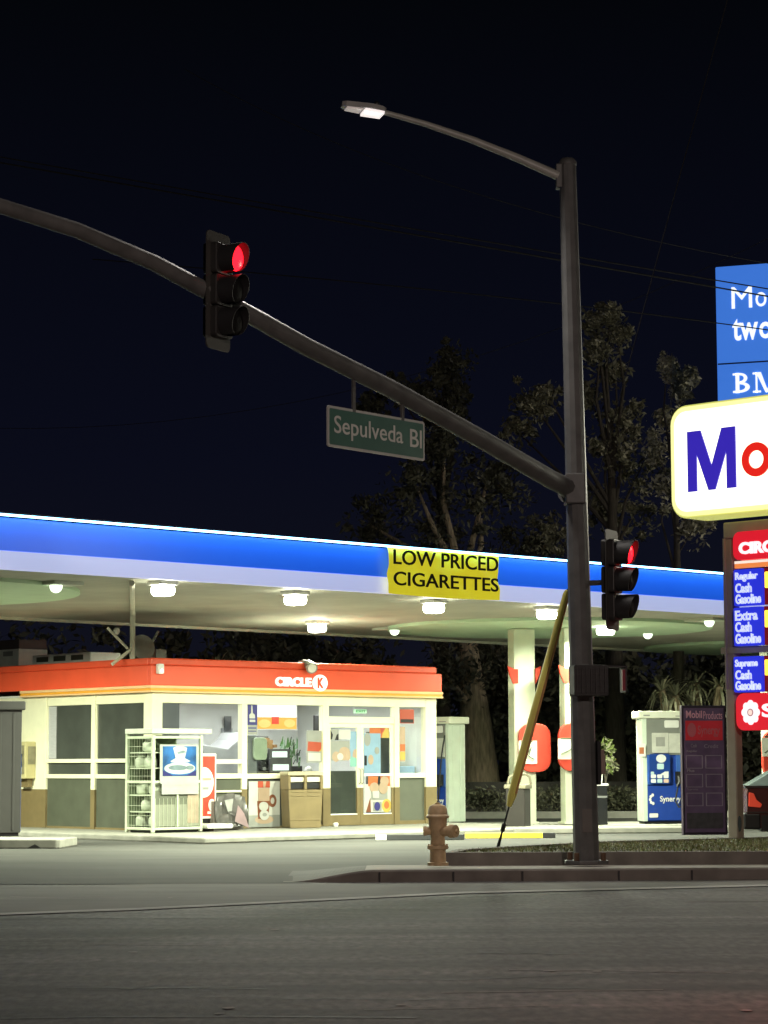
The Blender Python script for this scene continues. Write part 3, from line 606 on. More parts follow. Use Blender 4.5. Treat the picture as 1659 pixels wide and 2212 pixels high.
# tan double litter bin
q = stand(650, -.75); BF = Fr((q.x, q.y, 0), 20)
t = thing('litter_bin', 'tan plastic litter bin with two openings beside the shop door', 'litter bin', BF.o, 20)
b = BF.bx(623, 1668, 697, 1788); bw = b[1] - b[0]; x0, x1 = b[0], b[1]; h0 = b[3]
m = MB().poly_y([(x0 + .04, .13), (x1 - .04, .13), (x1, h0 - .36), (x0, h0 - .36)], 0, .55)
for z in (.95 * h0 - .30, .95 * h0 - .38): m.box(x0 + .06, x0 + bw * .45, -.012, 0, z - .05, z - .02); m.box(x0 + bw * .55, x1 - .06, -.012, 0, z - .05, z - .02)
m.box(x0 + .03, x1 - .03, -.008, 0, .28, .31)
obj('body', m, tan, t, bevel=.02)
m = MB().box(x0 - .005, x0 + .05, -.01, .56, h0 - .36, h0 - .06).box(x1 - .05, x1 + .005, -.01, .56, h0 - .36, h0 - .06).box(x0 + bw * .46, x0 + bw * .54, -.012, .55, h0 - .36, h0 - .06).box(x0 + .05, x1 - .05, .12, .55, h0 - .36, h0 - .06)
obj('hood', m, tan, t, bevel=.01)
obj('lid', MB().rbox(x0 - .01, x1 + .01, h0 - .065, h0 + .01, -.015, .57, .03), mat('bin_lid', (.45, .39, .24), .5, .08, 5), t)
for k in (0, 1):
    a0 = x0 + .06 + k * bw * .48; a1 = a0 + bw * .38
    obj('opening', MB().box(a0, a1, .06, .12, h0 - .34, h0 - .22), blackp, t); obj('flap', MB().box(a0, a1, .03, .10, h0 - .20, h0 - .10), mat('bin_flap', (.7, .66, .5), .4, .05, 4), t)
q = stand(725, -.45); m = MB().lathe([(.045, 0), (.055, .02), (.06, .06), (.04, .085)], n=12)
tag(obj('litter_cup', m, whitep, None, 0, True, (q.x, q.y, .122)), 'crushed white cup lying on the walkway before the shop door', 'litter')
# wall phone + shadow side box on the pier
q0 = SF.side(62, 1602, -.12); q1 = SF.side(62, 1682, -.12)
t = thing('wall_phone', 'yellowish pay phone box mounted on the cream pier of the store', 'pay phone', S, SA)
yA, yB = 4.12, 4.62
obj('housing', MB().box(-.26, -.012, yA, yB, q1[1], q0[1]), mat('phone_case', (.52, .46, .24), .5, .1, 4), t, bevel=.015)
obj('panel', MB().box(-.275, -.26, yA + .05, yB - .05, q1[1] + .1, q0[1] - .08).box(-.20, -.02, yA - .008, yA, q1[1] + .30, q0[1] - .1), mat('phone_panel', (.22, .20, .13), .4, .2, 9), t)
obj('handset', MB().tube([(-.29, yA + .12, q1[1] + .25), (-.31, yA + .12, q1[1] + .4), (-.29, yA + .12, q1[1] + .52)], [.03, .018, .03], 8), blackp, t, smooth=True)
obj('bracket', MB().box(-.14, -.012, yA + .1, yB - .1, q1[1] - .18, q1[1]), tan, t)
# small lamps and gear on fascia and roof
q = SF.q(348 - 6, 1446, -.1); m = MB().rbox(q[0] - .06, q[0] + .08, q[1] - .09, q[1] + .11, -.19, -.10, .03).disc(q[0] + .02, q[1] - .03, .035, .045, -.2, -.19, mi=1)
place('corner_lamp', 'small white security lamp on the red fascia at the store corner', 'lamp', m, [whitep, mat('lamp_lens', (.9, .9, .9), .3, 0, 1, emit=(1, 1, .95), es=.8)], bevel=.005)
q = SF.q(664, 1439, -.1)
t = thing('flood_lamp', 'grey flood lamp on the roof edge above the lit store lettering', 'lamp', SF.w(q[0], -.1, q[1]), SA)
obj('hood', MB().tube([(.10, .25, .1), (.02, -.02, .03), (-.06, -.22, -.05)], [.05, .10, .125], 14), mat('lamp_hood', (.30, .31, .28), .5, .1, 5), t, smooth=True)
obj('lens', MB().tube([(-.062, -.225, -.051), (-.068, -.245, -.056)], [.10, .09], 14), mat('lens_dull', (.75, .74, .68), .3, .05, 5), t)
obj('bracket', MB().box(.0, .05, .1, .3, -.1, .12), greyp, t)
for px0, px1, y0, y1, dep, lab in ((-60, 40, 1408, 1432, 2.2, 'grey air conditioning unit with a dark top at the far end of the store roof'), (70, 195, 1416, 1436, 1.3, 'long pale air conditioning unit low behind the store roof edge')):
    a = SF.side(px1, y1, dep); b = SF.side(px0, y0, dep)
    t = thing('rooftop_unit', lab, 'air conditioner', S, SA, 'units on the store roof')
    obj('case', MB().box(dep, dep + .8, a[0], b[0], 3.39, b[1]), mat('unit_white', (.88, .88, .84), .5, .06, 5), t, bevel=.02)
    m = MB(); L = b[0] - a[0]
    for k in range(3): y = a[0] + L * (.12 + .3 * k); m.box(dep - .012, dep, y, y + L * .2, b[1] - .16, b[1] - .05)
    obj('louvre', m, olive if px0 > 0 else greyp, t)
    if px0 < 0: obj('top_cover', MB().box(dep + .02, dep + .78, a[0] + .02, b[0], b[1], b[1] + .22), mat('cover_brown', (.10, .075, .075), .6, .1, 4), t)
# white pipe from roof to canopy, dish and lamp arm
q = P(286, 1415, pl=(S + SF.y * .9, SF.y))
t = thing('roof_mast', 'white pipe mast rising from the store roof to the canopy', 'mast', (q.x, q.y, 3.39), SA)
obj('pipe', MB().cyl((0, 0, 0), (0, 0, 1.12), .055, n=12), mat('mast_white', (.66, .66, .54), .5, .08, 5), t, smooth=True)
cq = P(285, 1258, z=4.47) - Vector((q.x, q.y, 3.39)); cq = Vector((cq.dot(SF.x), cq.dot(SF.y), 1.07))
obj('mast_top_stand_in', MB().tube([(0, 0, 1.075), tuple(cq)], .05, 8), MATS['mast_white'], t, smooth=True)  # added pipe along the soffit, standing in for the mast's upper end
obj('brace', MB().cyl((-.5, 0, .05), (-.04, 0, .36), .035, n=8).cyl((-.12, .0, .38), (-.62, 0, .78), .028, n=8), MATS['mast_white'], t, smooth=True)
obj('lamp_head', MB().ball((-.42, -.03, .72), .07), lightgrey, t, smooth=True)
q = P(312, 1408, pl=(S + SF.y * .9, SF.y))
t = thing('satellite_dish', 'grey dish antenna on the roof behind the white mast', 'antenna', (q.x, q.y, 3.39), SA)
obj('dish', MB().tube([(-.08, -.05, .42), (0, .0, .45), (.05, .03, .47)], [.26, .18, .04], 18), mat('dish_grey', (.24, .25, .22), .5, .12, 5), t, smooth=True)
obj('feed_arm', MB().tube([(.05, .05, .2), (.14, -.1, .55), (.20, -.2, .75)], .03, 8).box(.22, .48, -.1, .1, .12, .38), MATS['dish_grey'], t)
obj('stand', MB().cyl((0, 0, 0), (0, .05, .45), .035, n=8).box(.26, .32, -.04, .04, 0, .14), lightgrey, t)

# ================================================================== CANOPY
ZC0, ZC1 = 4.5, 5.36
ca = P(0, 1229, z=ZC0); cb = P(1567, 1328, z=ZC0); CANA = math.degrees(math.atan2(cb.y - ca.y, cb.x - ca.x))
KF = Fr((ca.x, ca.y, 0), CANA); KL = (cb - ca).length
xa, xb = -6.0, 35.0; KD = 10.6
canopy = thing('fuel_canopy', 'long flat fuel station canopy with a lit blue and white fascia', 'canopy', KF.o, CANA)
soff = bpy.data.materials.new('soffit'); soff.use_nodes = True
n = soff.node_tree.nodes; l = soff.node_tree.links; b_ = n['Principled BSDF']; b_.inputs['Roughness'].default_value = .6
tcn = n.new('ShaderNodeTexCoord'); wv = n.new('ShaderNodeTexWave'); wv.inputs['Scale'].default_value = 1.05; wv.bands_direction = 'Y'; wv.wave_profile = 'SAW'
rp = n.new('ShaderNodeValToRGB'); rp.color_ramp.elements[0].color = (.30, .295, .235, 1); rp.color_ramp.elements[1].color = (.60, .60, .49, 1); rp.color_ramp.elements[1].position = .12
nz_ = n.new('ShaderNodeTexNoise'); nz_.inputs['Scale'].default_value = .8; mx = n.new('ShaderNodeMix'); mx.data_type = 'RGBA'; mx.blend_type = 'MULTIPLY'; mx.inputs[0].default_value = .5
l.new(tcn.outputs['Object'], wv.inputs['Vector']); l.new(tcn.outputs['Object'], nz_.inputs['Vector']); l.new(wv.outputs['Color'], rp.inputs[0]); l.new(rp.outputs[0], mx.inputs[6]); l.new(nz_.outputs['Fac'], mx.inputs[7]); l.new(mx.outputs[2], b_.inputs['Base Color'])
ra, rb = P(0, 1334, z=ZC0) - KF.o, P(1567, 1414, z=ZC0) - KF.o
r0, r1 = (ra.dot(KF.x), ra.dot(KF.y)), (rb.dot(KF.x), rb.dot(KF.y))
def rear(x): return r0[1] + (r1[1] - r0[1]) * (x - r0[0]) / (r1[0] - r0[0])
deck = [(xa, .12), (xb, .12), (xb, rear(xb) - .1), (xa, rear(xa) - .1)]
obj('soffit', MB().poly_z(deck, ZC0 + .02, ZC0 + .08), soff, canopy)
obj('roof_deck', MB().poly_z(deck, ZC1 - .1, ZC1 - .05), greyp, canopy)
zm = ZC0 + .30
blueglow = mat('fascia_blue', (.03, .17, .70), .35, .03, 3, emit=(.012, .10, .80), es=.62)
whiteglow = mat('fascia_white', (.60, .64, .82), .4, .03, 3, emit=(.50, .54, .88), es=.68)
obj('fascia_blue_band', MB().box(xa, xb, 0, .11, zm, ZC1 - .04), blueglow, canopy)
obj('fascia_white_band', MB().box(xa, xb, .0, .11, ZC0, zm - .006), whiteglow, canopy)
obj('fascia_rear', MB().poly_z([(xa, rear(xa) - .1), (xb, rear(xb) - .1), (xb, rear(xb)), (xa, rear(xa))], ZC0 - .04, ZC1).box(xb, xb + .1, 0, rear(xb), ZC0, ZC1), mat('fascia_cream', (.66, .68, .54), .5, .05, 3), canopy)
obj('light_rail', MB().box(xa, xb, -.20, -.15, ZC1 - .035, ZC1 - .005), mat('led_rail', (.8, .9, .9), .4, 0, 1, emit=(.26, .70, 1.0), es=9.0), canopy)
obj('rail_cover', MB().box(xa, xb, -.215, .11, ZC1 - .004, ZC1 + .02), mat('rail_navy', (.012, .02, .08), .5, .1, 4), canopy)
# round soffit pans
pan = mat('soffit_pan', (.60, .80, .55), .6, .05, 2); zp = ZC0 - .05
for px, py in ((-285, 1281), (1186, 1361), (1690, 1402)):
    q = P(px, py, z=zp); lx, ly = (q - KF.o).dot(KF.x), (q - KF.o).dot(KF.y)
    m = MB().poly_z([(lx + 3.7 * math.cos(2 * math.pi * j / 64), ly + 3.7 * math.sin(2 * math.pi * j / 64)) for j in range(64)], zp, ZC0 + .018)
    obj('soffit_pan', m, pan, canopy)
# fixtures
fixm = mat('canopy_lens', (.9, .9, .85), .4, 0, 1, emit=(1, 1, .80), es=26.0)
LC = (.93, 1.0, .74)
spots = [(352, 1269, 1), (638, 1290, 1), (937, 1308, 1), (1181, 1322, 1), (1308, 1358, 1), (685, 1352, 1), (1760, 1380, 1), (1700, 1352, 1), (-292, 1321, 1), (-236, 1304, 1)]  # last two are added out of view to light the store's side wall
where = ['nearest the tall roof mast', 'between the roof mast and the yellow banner', 'right under the yellow banner', 'just before the yellow guy guard', 'behind the lower signal head', 'farthest back above the store lettering', 'at the far rear end of the canopy', 'at the far end of the canopy behind the price sign', 'added out of view to light the store side wall', 'added out of view over the pump island to light the store side', 'at the near end just before the pump island']
fx = None
for i, (px, py, vis) in enumerate(spots):
    q = P(px, py, z=ZC0 - .09) if vis else P(px, py, z=ZC0 - .09)
    lo_ = Vector((q.x, q.y, ZC0 + .018))
    if fx is None:
        fx = thing('canopy_light', '', 'ceiling light', lo_, CANA, 'box lights under the fuel canopy'); o = fx
        obj('housing', MB().box(-.19, .19, -.19, .19, -.07, .0), whitep, fx, bevel=.01)
        obj('lens', MB().rbox(-.15, .15, -.25, -.068, -.15, .15, .08), fixm, fx, bevel=.02)
        lamp('canopy_lamp', fx, (0, 0, -.33), 255, LC, .45, 174)
    else: o = copy_tree(fx); o.location = lo_
    tag(o, 'bright boxy canopy light ' + where[i], 'ceiling light', 'box lights under the fuel canopy')
sp = None
for i, (px, py, lab) in enumerate(((120, 1264, 'small square spot light with a greenish glow beside the near round soffit pan'), (850, 1360, 'small square spot light at the edge of the middle round soffit pan'), (1528, 1341, 'small bright spot light beside the price sign post'), (1396, 1368, 'small spot light near the rear edge of the soffit'))):
    q = P(px, py, z=ZC0 - .03); lo_ = Vector((q.x, q.y, ZC0 + .018))
    if sp is None:
        sp = thing('spot_light', lab, 'spot light', lo_, CANA, 'small spot lights in the soffit'); o = sp
        obj('plate', MB().box(-.30, .30, -.40, .40, -.06, 0), mat('spot_plate', (.55, .60, .48), .5, .05, 4), sp)
        obj('lens', MB().ball((-.06, -.1, -.08), .11, 10), mat('spot_lens', (.9, .95, .9), .4, 0, 1, emit=(.85, 1, .75), es=2.2), sp, smooth=True)
    else: o = copy_tree(sp); o.location = lo_
    tag(o, lab, 'spot light', 'small spot lights in the soffit')
# yellow banner
b = [KF.q(836, 1180, -.11)[0], KF.q(1075, 1200, -.11)[0]]
zt, zb_ = KF.q(836, 1181, -.11)[1], KF.q(836, 1282, -.11)[1]
t = thing('yellow_banner', 'yellow LOW PRICED CIGARETTES banner hung on the canopy fascia', 'banner', KF.w(0, -.125), CANA)
m = MB(); nx, nz = 40, 14; vs = []
for k in range(nz + 1):
    for i in range(nx + 1):
        u, v = i / nx, k / nz
        vs.append((b[0] + (b[1] - b[0]) * u, .018 * math.sin(u * 17 + v * 6) + .016 * math.sin(u * 7 - v * 11) + .008 * math.sin(u * 31 + v * 19) - .02 * (1 - v), zb_ + (zt - zb_) * v - .02 * math.sin(u * math.pi) * (1 - v)))
m.add(vs, [(k * (nx + 1) + i, k * (nx + 1) + i + 1, (k + 1) * (nx + 1) + i + 1, (k + 1) * (nx + 1) + i) for k in range(nz) for i in range(nx)])
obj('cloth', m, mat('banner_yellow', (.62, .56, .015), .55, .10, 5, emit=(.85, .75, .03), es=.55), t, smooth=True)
hx, hz = b[1] - b[0], zt - zb_
ink = mat('banner_ink', (.02, .018, .008), .6, .1, 5)
m = MB().text('LOW PRICED', b[0] + hx * .03, b[0] + hx * .975, zb_ + hz * .63, zb_ + hz * .95, -.075, -.06, 0, .01)
obj('lettering', m, ink, t)
obj('lettering', MB().text('CIGARETTES', b[0] + hx * .03, b[0] + hx * .975, zb_ + hz * .18, zb_ + hz * .48, -.075, -.06, 0, .01), ink, t)

# ------------------------------------------------------------------ canopy columns with red stadium signs
colm = mat('column_white', (.70, .74, .58), .5, .06, 3)
GZ = .08
def column(px0, px1, py, label, wing, panel, mark):
    q = P((px0 + px1) / 2, py, z=GZ); wd = (px1 - px0) * q.y / CAM_F; ang = 12
    f = Fr((q.x, q.y, 0), ang)
    t = thing('canopy_column', label, 'column', (q.x, q.y, GZ), ang, 'columns carrying the canopy')
    obj('shaft', MB().box(-wd / 2, wd / 2, 0, wd, 0, ZC0 - GZ - .06), colm, t, bevel=.02)
    obj('base', MB().box(-wd / 2 - .04, wd / 2 + .04, -.04, wd + .04, 0, .05), colm, t)
    z0 = f.q(panel[0], panel[3])[1] - GZ; z1 = f.q(panel[0], panel[1])[1] - GZ; x0 = f.q(panel[0], panel[1])[0]; x1 = f.q(panel[2], panel[1])[0]
    obj('round_panel', MB().rbox(x0, x1, z0, z1, -.15, -.02, min(.28, (x1 - x0) * .48)), redplastic, t, bevel=.02)
    a = f.bx(*mark, -.15); m = MB().box(a[0], a[1], -.162, -.15, a[2] - GZ, a[3] - GZ, 0)
    cx_, cz_, s_ = (a[0] + a[1]) / 2, (a[2] + a[3]) / 2 - GZ, (a[1] - a[0])
    m.tube([(cx_ - .38 * s_, -.165, cz_ - .12), (cx_, -.165, cz_ - .02), (cx_ + .2 * s_, -.165, cz_ + .12), (cx_ + .05 * s_, -.165, cz_ - .08), (cx_ + .35 * s_, -.165, cz_ - .16)], .012, 6, 1).box(a[0] + .06, a[1] - .1, -.165, -.162, cz_ + .22, cz_ + .25, 1)
    obj('placard', m, [mat('placard', (.72, .74, .62), .5, .04, 5), mat('placard_ink', (.10, .13, .07), .5, .1, 5)], t)
    zw = f.q(px0, wing)[1] - GZ; m = MB()
    for s_ in (-1, 1): m.poly_y([(s_ * (wd / 2 + .004), zw - .18), (s_ * (wd / 2 + .004), zw + .16), (s_ * (wd / 2 + .13), zw + .22), (s_ * (wd / 2 + .10), zw + .04)][::s_], -.02, .06)
    m.box(-wd / 2 - .004, -wd / 2 + .10, -.02, 0, zw - .17, zw + .15)
    obj('wing_bracket', m, redplastic, t)
    return t
column(1112, 1160, 1780, 'wide white canopy column with a red rounded sign, left of the guy guard', 1460, (1117, 1563, 1186, 1668), (1120, 1600, 1160, 1650))
column(1222, 1262, 1780, 'white canopy column half hidden behind the big signal pole', 1458, (1203, 1562, 1266, 1666), (1205, 1595, 1258, 1640))

column(1662, 1705, 1782, 'white canopy column with a red rounded sign beyond the parked car', 1470, (1642, 1578, 1722, 1682), (1645, 1594, 1690, 1634))

# ------------------------------------------------------------------ pumps
def make_pump():
    t = thing('fuel_pump', '', 'fuel pump')
    pw, pd, ph = .98, .52, 2.42                # front faces -y
    obj('base', MB().box(-pw / 2 + .03, pw / 2 - .03, .03, pd - .03, 0, .06), blackp, t)
    m = MB().box(-pw / 2, -pw / 2 + .10, 0, pd, .06, ph - .16).box(pw / 2 - .10, pw / 2, 0, pd, .06, ph - .16)
    m.box(-pw / 2 - .012, -pw / 2, .12, .16, .1, ph - .2).box(-pw / 2 - .012, -pw / 2, pd - .16, pd - .12, .1, ph - .2).box(pw / 2, pw / 2 + .012, .12, .16, .1, ph - .2).box(pw / 2, pw / 2 + .012, pd - .16, pd - .12, .1, ph - .2)
    obj('side_panel', m, mat('pump_white', (.62, .70, .60), .45, .06, 4), t, bevel=.012)
    obj('cap', MB().box(-pw / 2 - .09, pw / 2 + .09, -.06, pd + .06, ph - .16, ph), mat('pump_cap', (.74, .76, .64), .45, .05, 4), t, bevel=.025)
    obj('cap_trim', MB().box(-pw / 2 + .02, -pw / 2 + .16, -.064, -.06, ph - .11, ph - .08).box(pw / 2 - .25, pw / 2 - .02, -.064, -.06, ph - .12, ph - .10), greyp, t)
    obj('core', MB().box(-pw / 2 + .10, pw / 2 - .10, .02, pd - .02, .06, ph - .16), bluep, t)
    for y0, y1, sgn in ((-.012, .02, 1), (pd - .02, pd + .012, -1)):
        obj('upper_panel', MB().box(-pw / 2 + .10, pw / 2 - .10, y0 if sgn > 0 else y0, y1, 1.48, ph - .16), mat('pump_grey', (.21, .22, .20), .5, .06, 4), t)
        obj('lower_panel', MB().box(-pw / 2 + .10, pw / 2 - .10, y0, y1, .08, .82), bluep, t, bevel=.006)
        for xs in (-1, 1): obj('mid_panel', MB().box(*sorted((xs * (pw / 2 - .10), xs * (pw / 2 - .24))), y0, y1, .84, 1.47), mat('pump_midblue', (.045, .13, .45), .35, .08, 4), t, bevel=.006)
    F_ = -.016
    m = MB().rbox(-.28, .08, 1.52, 1.95, F_ - .03, F_, .02, 0).box(-.20, .0, F_ - .034, F_ - .03, 1.66, 1.86, 1).box(.09, .38, F_ - .02, F_, 1.52, 1.94, 0)
    obj('display', m, [mat('display_grey', (.55, .55, .50), .5, .08, 9), greyp], t)
    obj('notice', MB().rbox(.0, .32, 2.06, 2.22, F_ - .012, F_, .03), whitep, t)
    m = MB().rbox(-.36, .10, .86, 1.50, F_ - .06, F_, .05)
    obj('keypad_housing', m, mat('pump_deepblue', (.012, .05, .26), .3, .1, 4), t)
    m = MB().disc(-.10, 1.40, .11, .09, F_ - .066, F_ - .06).rbox(-.19, -.04, 1.17, 1.29, F_ - .066, F_ - .06, .02, 1)
    for i in range(3):
        for k in range(2): m.rbox(-.33 + i * .14, -.22 + i * .14, .88 + k * .10, .96 + k * .10, F_ - .068, F_ - .06, .02, (0, 1, 2)[(i + k) % 3] if k == 0 else 0)
    m.rbox(-.33, -.26, 1.05, 1.12, F_ - .066, F_ - .06, .02, 1).poly_y([(-.16, 1.04), (.06, 1.05), (.06, 1.12), (-.02, 1.12)], F_ - .066, F_ - .06, 0)
    obj('keypad', m, [mat('key_white', (.75, .77, .78), .4, .04, 6), mat('key_mint', (.50, .68, .72), .4, .04, 6), mat('key_peach', (.75, .52, .42), .4, .04, 6)], t)
    m = MB().text('Synergy', -.12, .34, .44, .60, F_ - .006, F_, 0, .015).rbox(-.36, -.17, .14, .23, F_ - .006, F_, .02, 0)
    for j in range(5): a = R(100 + j * 42); m.disc(-.27 + .07 * math.cos(a), .53 + .09 * math.sin(a), .028, .035, F_ - .006, F_, 10, 0)
    obj('lettering', m, whitep, t)
    obj('card_holder', MB().rbox(-pw / 2 - .12, -pw / 2 + .06, 1.44, 1.72, -.05, -.02, .02, 0).box(-pw / 2 - .08, -pw / 2 + .02, -.056, -.05, 1.50, 1.64, 1), [whitep, mat('card_rust', (.45, .16, .07), .5, .1, 5)], t)
    obj('nozzle', MB().tube([(.28, -.10, 1.02), (.28, -.13, .90), (.22, -.16, .80)], [.05, .045, .02], 8).box(.22, .34, -.12, -.02, .86, 1.12), blackp, t)
    obj('hose', MB().tube([(.40, -.03, 2.0), (.44, -.16, 1.6), (.43, -.22, 1.1), (.40, -.24, .6), (.34, -.22, .38), (.24, -.2, .36), (.18, -.16, .5), (.26, -.14, .86)], .018, 8), rubber, t, smooth=True)
    return t
pump = make_pump(); tag(pump, 'blue fronted fuel pump standing beside the dark price board', 'fuel pump', 'fuel pumps on their islands')
q = P(1438, 1780, z=.12); pump.location = (q.x, q.y, .12); pump.rotation_euler = (0, 0, R(8))
pump2 = copy_tree(pump); tag(pump2, 'fuel pump seen from its pale side behind the end of the store', 'fuel pump', 'fuel pumps on their islands')
q = P(970, 1780, Y=53.2); pc = Vector((q.x, q.y, 0)); A2 = SA - 90
ex, ey = axes(A2); pump2.location = pc + ex * -.49 + Vector((0, 0, .06)); pump2.rotation_euler = (0, 0, R(A2))
pump2.location = pc + ex * -.49 + Vector((0, 0, .06))
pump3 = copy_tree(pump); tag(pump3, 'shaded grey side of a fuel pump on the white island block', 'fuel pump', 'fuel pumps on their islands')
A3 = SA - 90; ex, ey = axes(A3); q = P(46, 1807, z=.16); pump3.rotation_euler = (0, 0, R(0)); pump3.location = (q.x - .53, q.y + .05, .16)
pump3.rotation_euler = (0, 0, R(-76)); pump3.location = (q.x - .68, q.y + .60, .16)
shade = mat('pump_shaded_grey', (.060, .058, .056), .6, .08, 3)  # darker copy of the pump colours, its shade put into the colour
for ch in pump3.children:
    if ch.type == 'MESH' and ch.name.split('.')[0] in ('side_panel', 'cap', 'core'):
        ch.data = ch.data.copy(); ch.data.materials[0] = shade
# islands
def island(label, x0, x1, y0, y1, h, o, a):
    m = MB().poly_z([(x0 + .06, y0), (x1 - .06, y0), (x1, y0 + .06), (x1, y1 - .06), (x1 - .06, y1), (x0 + .06, y1), (x0, y1 - .06), (x0, y0 + .06)], 0, h)
    return tag(obj('pump_island', m, concrete, None, .02, False, (o[0], o[1], .006), a), label, 'pump island', 'raised pump islands')
q = P(128, 1834, z=.0); island('white kerbed island block under the shaded grey pump', -3.2, 0, 0, 1.6, .155, (q.x, q.y), -4)
m = MB().poly_y([(-.14, 0), (.12, 0), (.06, .04), (0, .075), (-.05, .05)], -.012, -.002)
tag(obj('island_stain', m, tar, None, 0, False, (q.x - .42, q.y + .02, .007), -4), 'dark chipped patch on the face of the white island block', 'damage')
q = P(1470, 1800, z=0); island('kerbed island under the blue fronted pump', -3.4, 1.3, 0, 1.5, .115, (q.x - .05, q.y), 6)
island('low island under the pale sided pump and columns', -.9, 6.2, -.8, 2.2, .055, (pc.x - .1, pc.y - .3), 4)
# wheel stops
def stop(px0, px1, py, label, mats_):
    a = P(px0, py, z=.0); b2 = P(px1, py - 1, z=.0); d = b2 - a; L = d.length; an = math.degrees(math.atan2(d.y, d.x)); m = MB()
    m.poly_x([(0, 0), (.18, 0), (.15, .10), (.03, .10)], 0, L * .12, mats_[0]).poly_x([(0, 0), (.18, 0), (.15, .10), (.03, .10)], L * .12, L * .86, mats_[1]).poly_x([(0, 0), (.18, 0), (.15, .10), (.03, .10)], L * .86, L, mats_[2])
    return tag(obj('wheel_stop', m, [whitep, rubber, yellowp], None, .008, False, (a.x, a.y, .008), an), label, 'wheel stop', 'wheel stops in front of the store')
stop(812, 1003, 1816, 'black wheel stop with a pale tip behind the hydrant', (0, 1, 1)); stop(1006, 1200, 1812, 'yellow wheel stop with a black end behind the guy wire', (2, 2, 1))
# bins on the islands
q = P(1118, 1791, z=.06)
t = thing('trash_can', 'two tone brown trash can with a looped lid below the guy guard', 'trash can', (q.x, q.y, .06), 28)
sc_ = q.y / CAM_F
obj('body', MB().poly_z([(-.30, -.02), (.0, -.30), (.34, .02), (.04, .30)], 0, .84), mat('can_brown', (.020, .016, .0135), .6, .12, 5), t, bevel=.02)
obj('lid', MB().poly_z([(-.34, -.02), (.0, -.34), (.38, .02), (.04, .34)], .84, .93), mat('can_lid', (.22, .20, .14), .5, .08, 5), t, bevel=.02)
obj('handle', MB().tube([(-.26, -.05, .93), (-.22, -.05, 1.08), (-.10, -.05, 1.14), (.18, -.05, 1.14), (.28, -.05, 1.08), (.31, -.05, .93)], .026, 8), MATS['can_lid'], t, smooth=True)
q = P(1300, 1778, z=.1)
t = thing('water_station', 'slim black window washing stand with a white top behind the signal pole', 'washing stand', (q.x, q.y, .06), 10)
obj('body', MB().box(-.14, .14, 0, .3, 0, .86), blackp, t, bevel=.02); obj('tray', MB().box(-.17, .17, -.03, .33, .86, .91), whitep, t, bevel=.01)
obj('squeegee', MB().cyl((.03, .1, .9), (.07, .1, 1.25), .014, n=8), whitep, t); obj('shelf', MB().box(-.12, .13, -.02, 0, .6, .64), greyp, t)
sk = None
for px, lab in ((1383, 'short dark stake in the bright concrete beside the grass, nearer the signal pole'), (1391, 'short dark stake in the bright concrete beside the grass, nearer the price board')):
    q = P(px, 1806, Y=38.5)
    if sk is None: sk = obj('stake', MB().cyl((0, 0, 0), (-.02, 0, .17), .03, .045, n=8), rubber); o = sk
    else: o = sk.copy(); col.objects.link(o)
    o.location = (q.x, q.y, .006); tag(o, lab, 'stake', 'stakes by the grass strip')

# ================================================================== PRICE SIGN
q = P(1592, 1814, z=.262); SGA = -44; GF = Fr((q.x, q.y, 0), SGA)
sign = thing('station_sign', 'tall roadside fuel station sign with glowing name panel and price panels', 'sign', GF.o + Vector((0, 0, .26)), SGA)
zz = .26
def gb(x0, y0, x1, y1, y=-.2): a = GF.bx(x0, y0, x1, y1, y); return a[0], a[1], a[2] - zz, a[3] - zz
postm = mat('sign_post', (.36, .31, .24), .6, .1, 4)
ptop = GF.q(1592, 1127)[1] - zz
b = gb(1571, 1700, 1592, 1690, 0)
for k in (0, 3.1): obj('post', MB().box(b[0] + k, b[1] + k, 0, .17, 0, ptop - .25), postm, sign, bevel=.02)
b2 = gb(1563, 1127, 1600, 1148, 0)
obj('top_beam', MB().box(b2[0], b[1] + 3.15, -.02, .37, ptop - .25, ptop), postm, sign, bevel=.02)
q0 = gb(1580, 1398, 1580, 1412, 0); obj('rail', MB().box(b[0] - .05, b[1] + 3.12, -.03, -.002, q0[2], q0[3]).box(b2[0] + .01, b[0] + .06, -.05, -.004, 2.3, ptop - .25), postm, sign)
# name panel
a = gb(1447, 872, 1600, 1117, -.30); zlo, zhi = gb(1462, 1117, 1463, 1117, -.3)[2], gb(1470, 880, 1471, 880, -.3)[3]
PWD = 5.1
obj('name_case', MB().rbox(a[0] - .03, a[0] + PWD + .03, zlo - .03, zhi + .03, -.26, .30, .30), mat('case_cream', (.5, .5, .2), .5, .05, 4, emit=(.85, .88, .22), es=.55), sign, bevel=.01)
obj('panel_edge', MB().rbox(a[0], a[0] + PWD, zlo, zhi, -.29, -.262, .28), mat('edge_glow', (.8, .8, .3), .4, 0, 1, emit=(1, .98, .40), es=1.0), sign)
obj('name_panel', MB().rbox(a[0] + .075, a[0] + PWD - .075, zlo + .075, zhi - .075, -.302, -.291, .22), mat('panel_glow', (.9, .9, .8), .4, 0, 1, emit=(1, 1, .72), es=1.9), sign)
bluel = mat('letter_blue', (.04, .02, .3), .4, 0, 1, emit=(.045, .025, .55), es=.75); redl = mat('letter_red', (.6, .02, .02), .4, 0, 1, emit=(.85, .02, .01), es=.85)
mx0, mx1 = gb(1486, 1000, 1590, 1001, -.31)[:2]; mz0, mz1 = gb(1490, 1063, 1491, 1063, -.31)[2], gb(1495, 932, 1496, 932, -.31)[3]
mh, mw = mz1 - mz0, mx1 - mx0; st = mw * .19
m = MB()
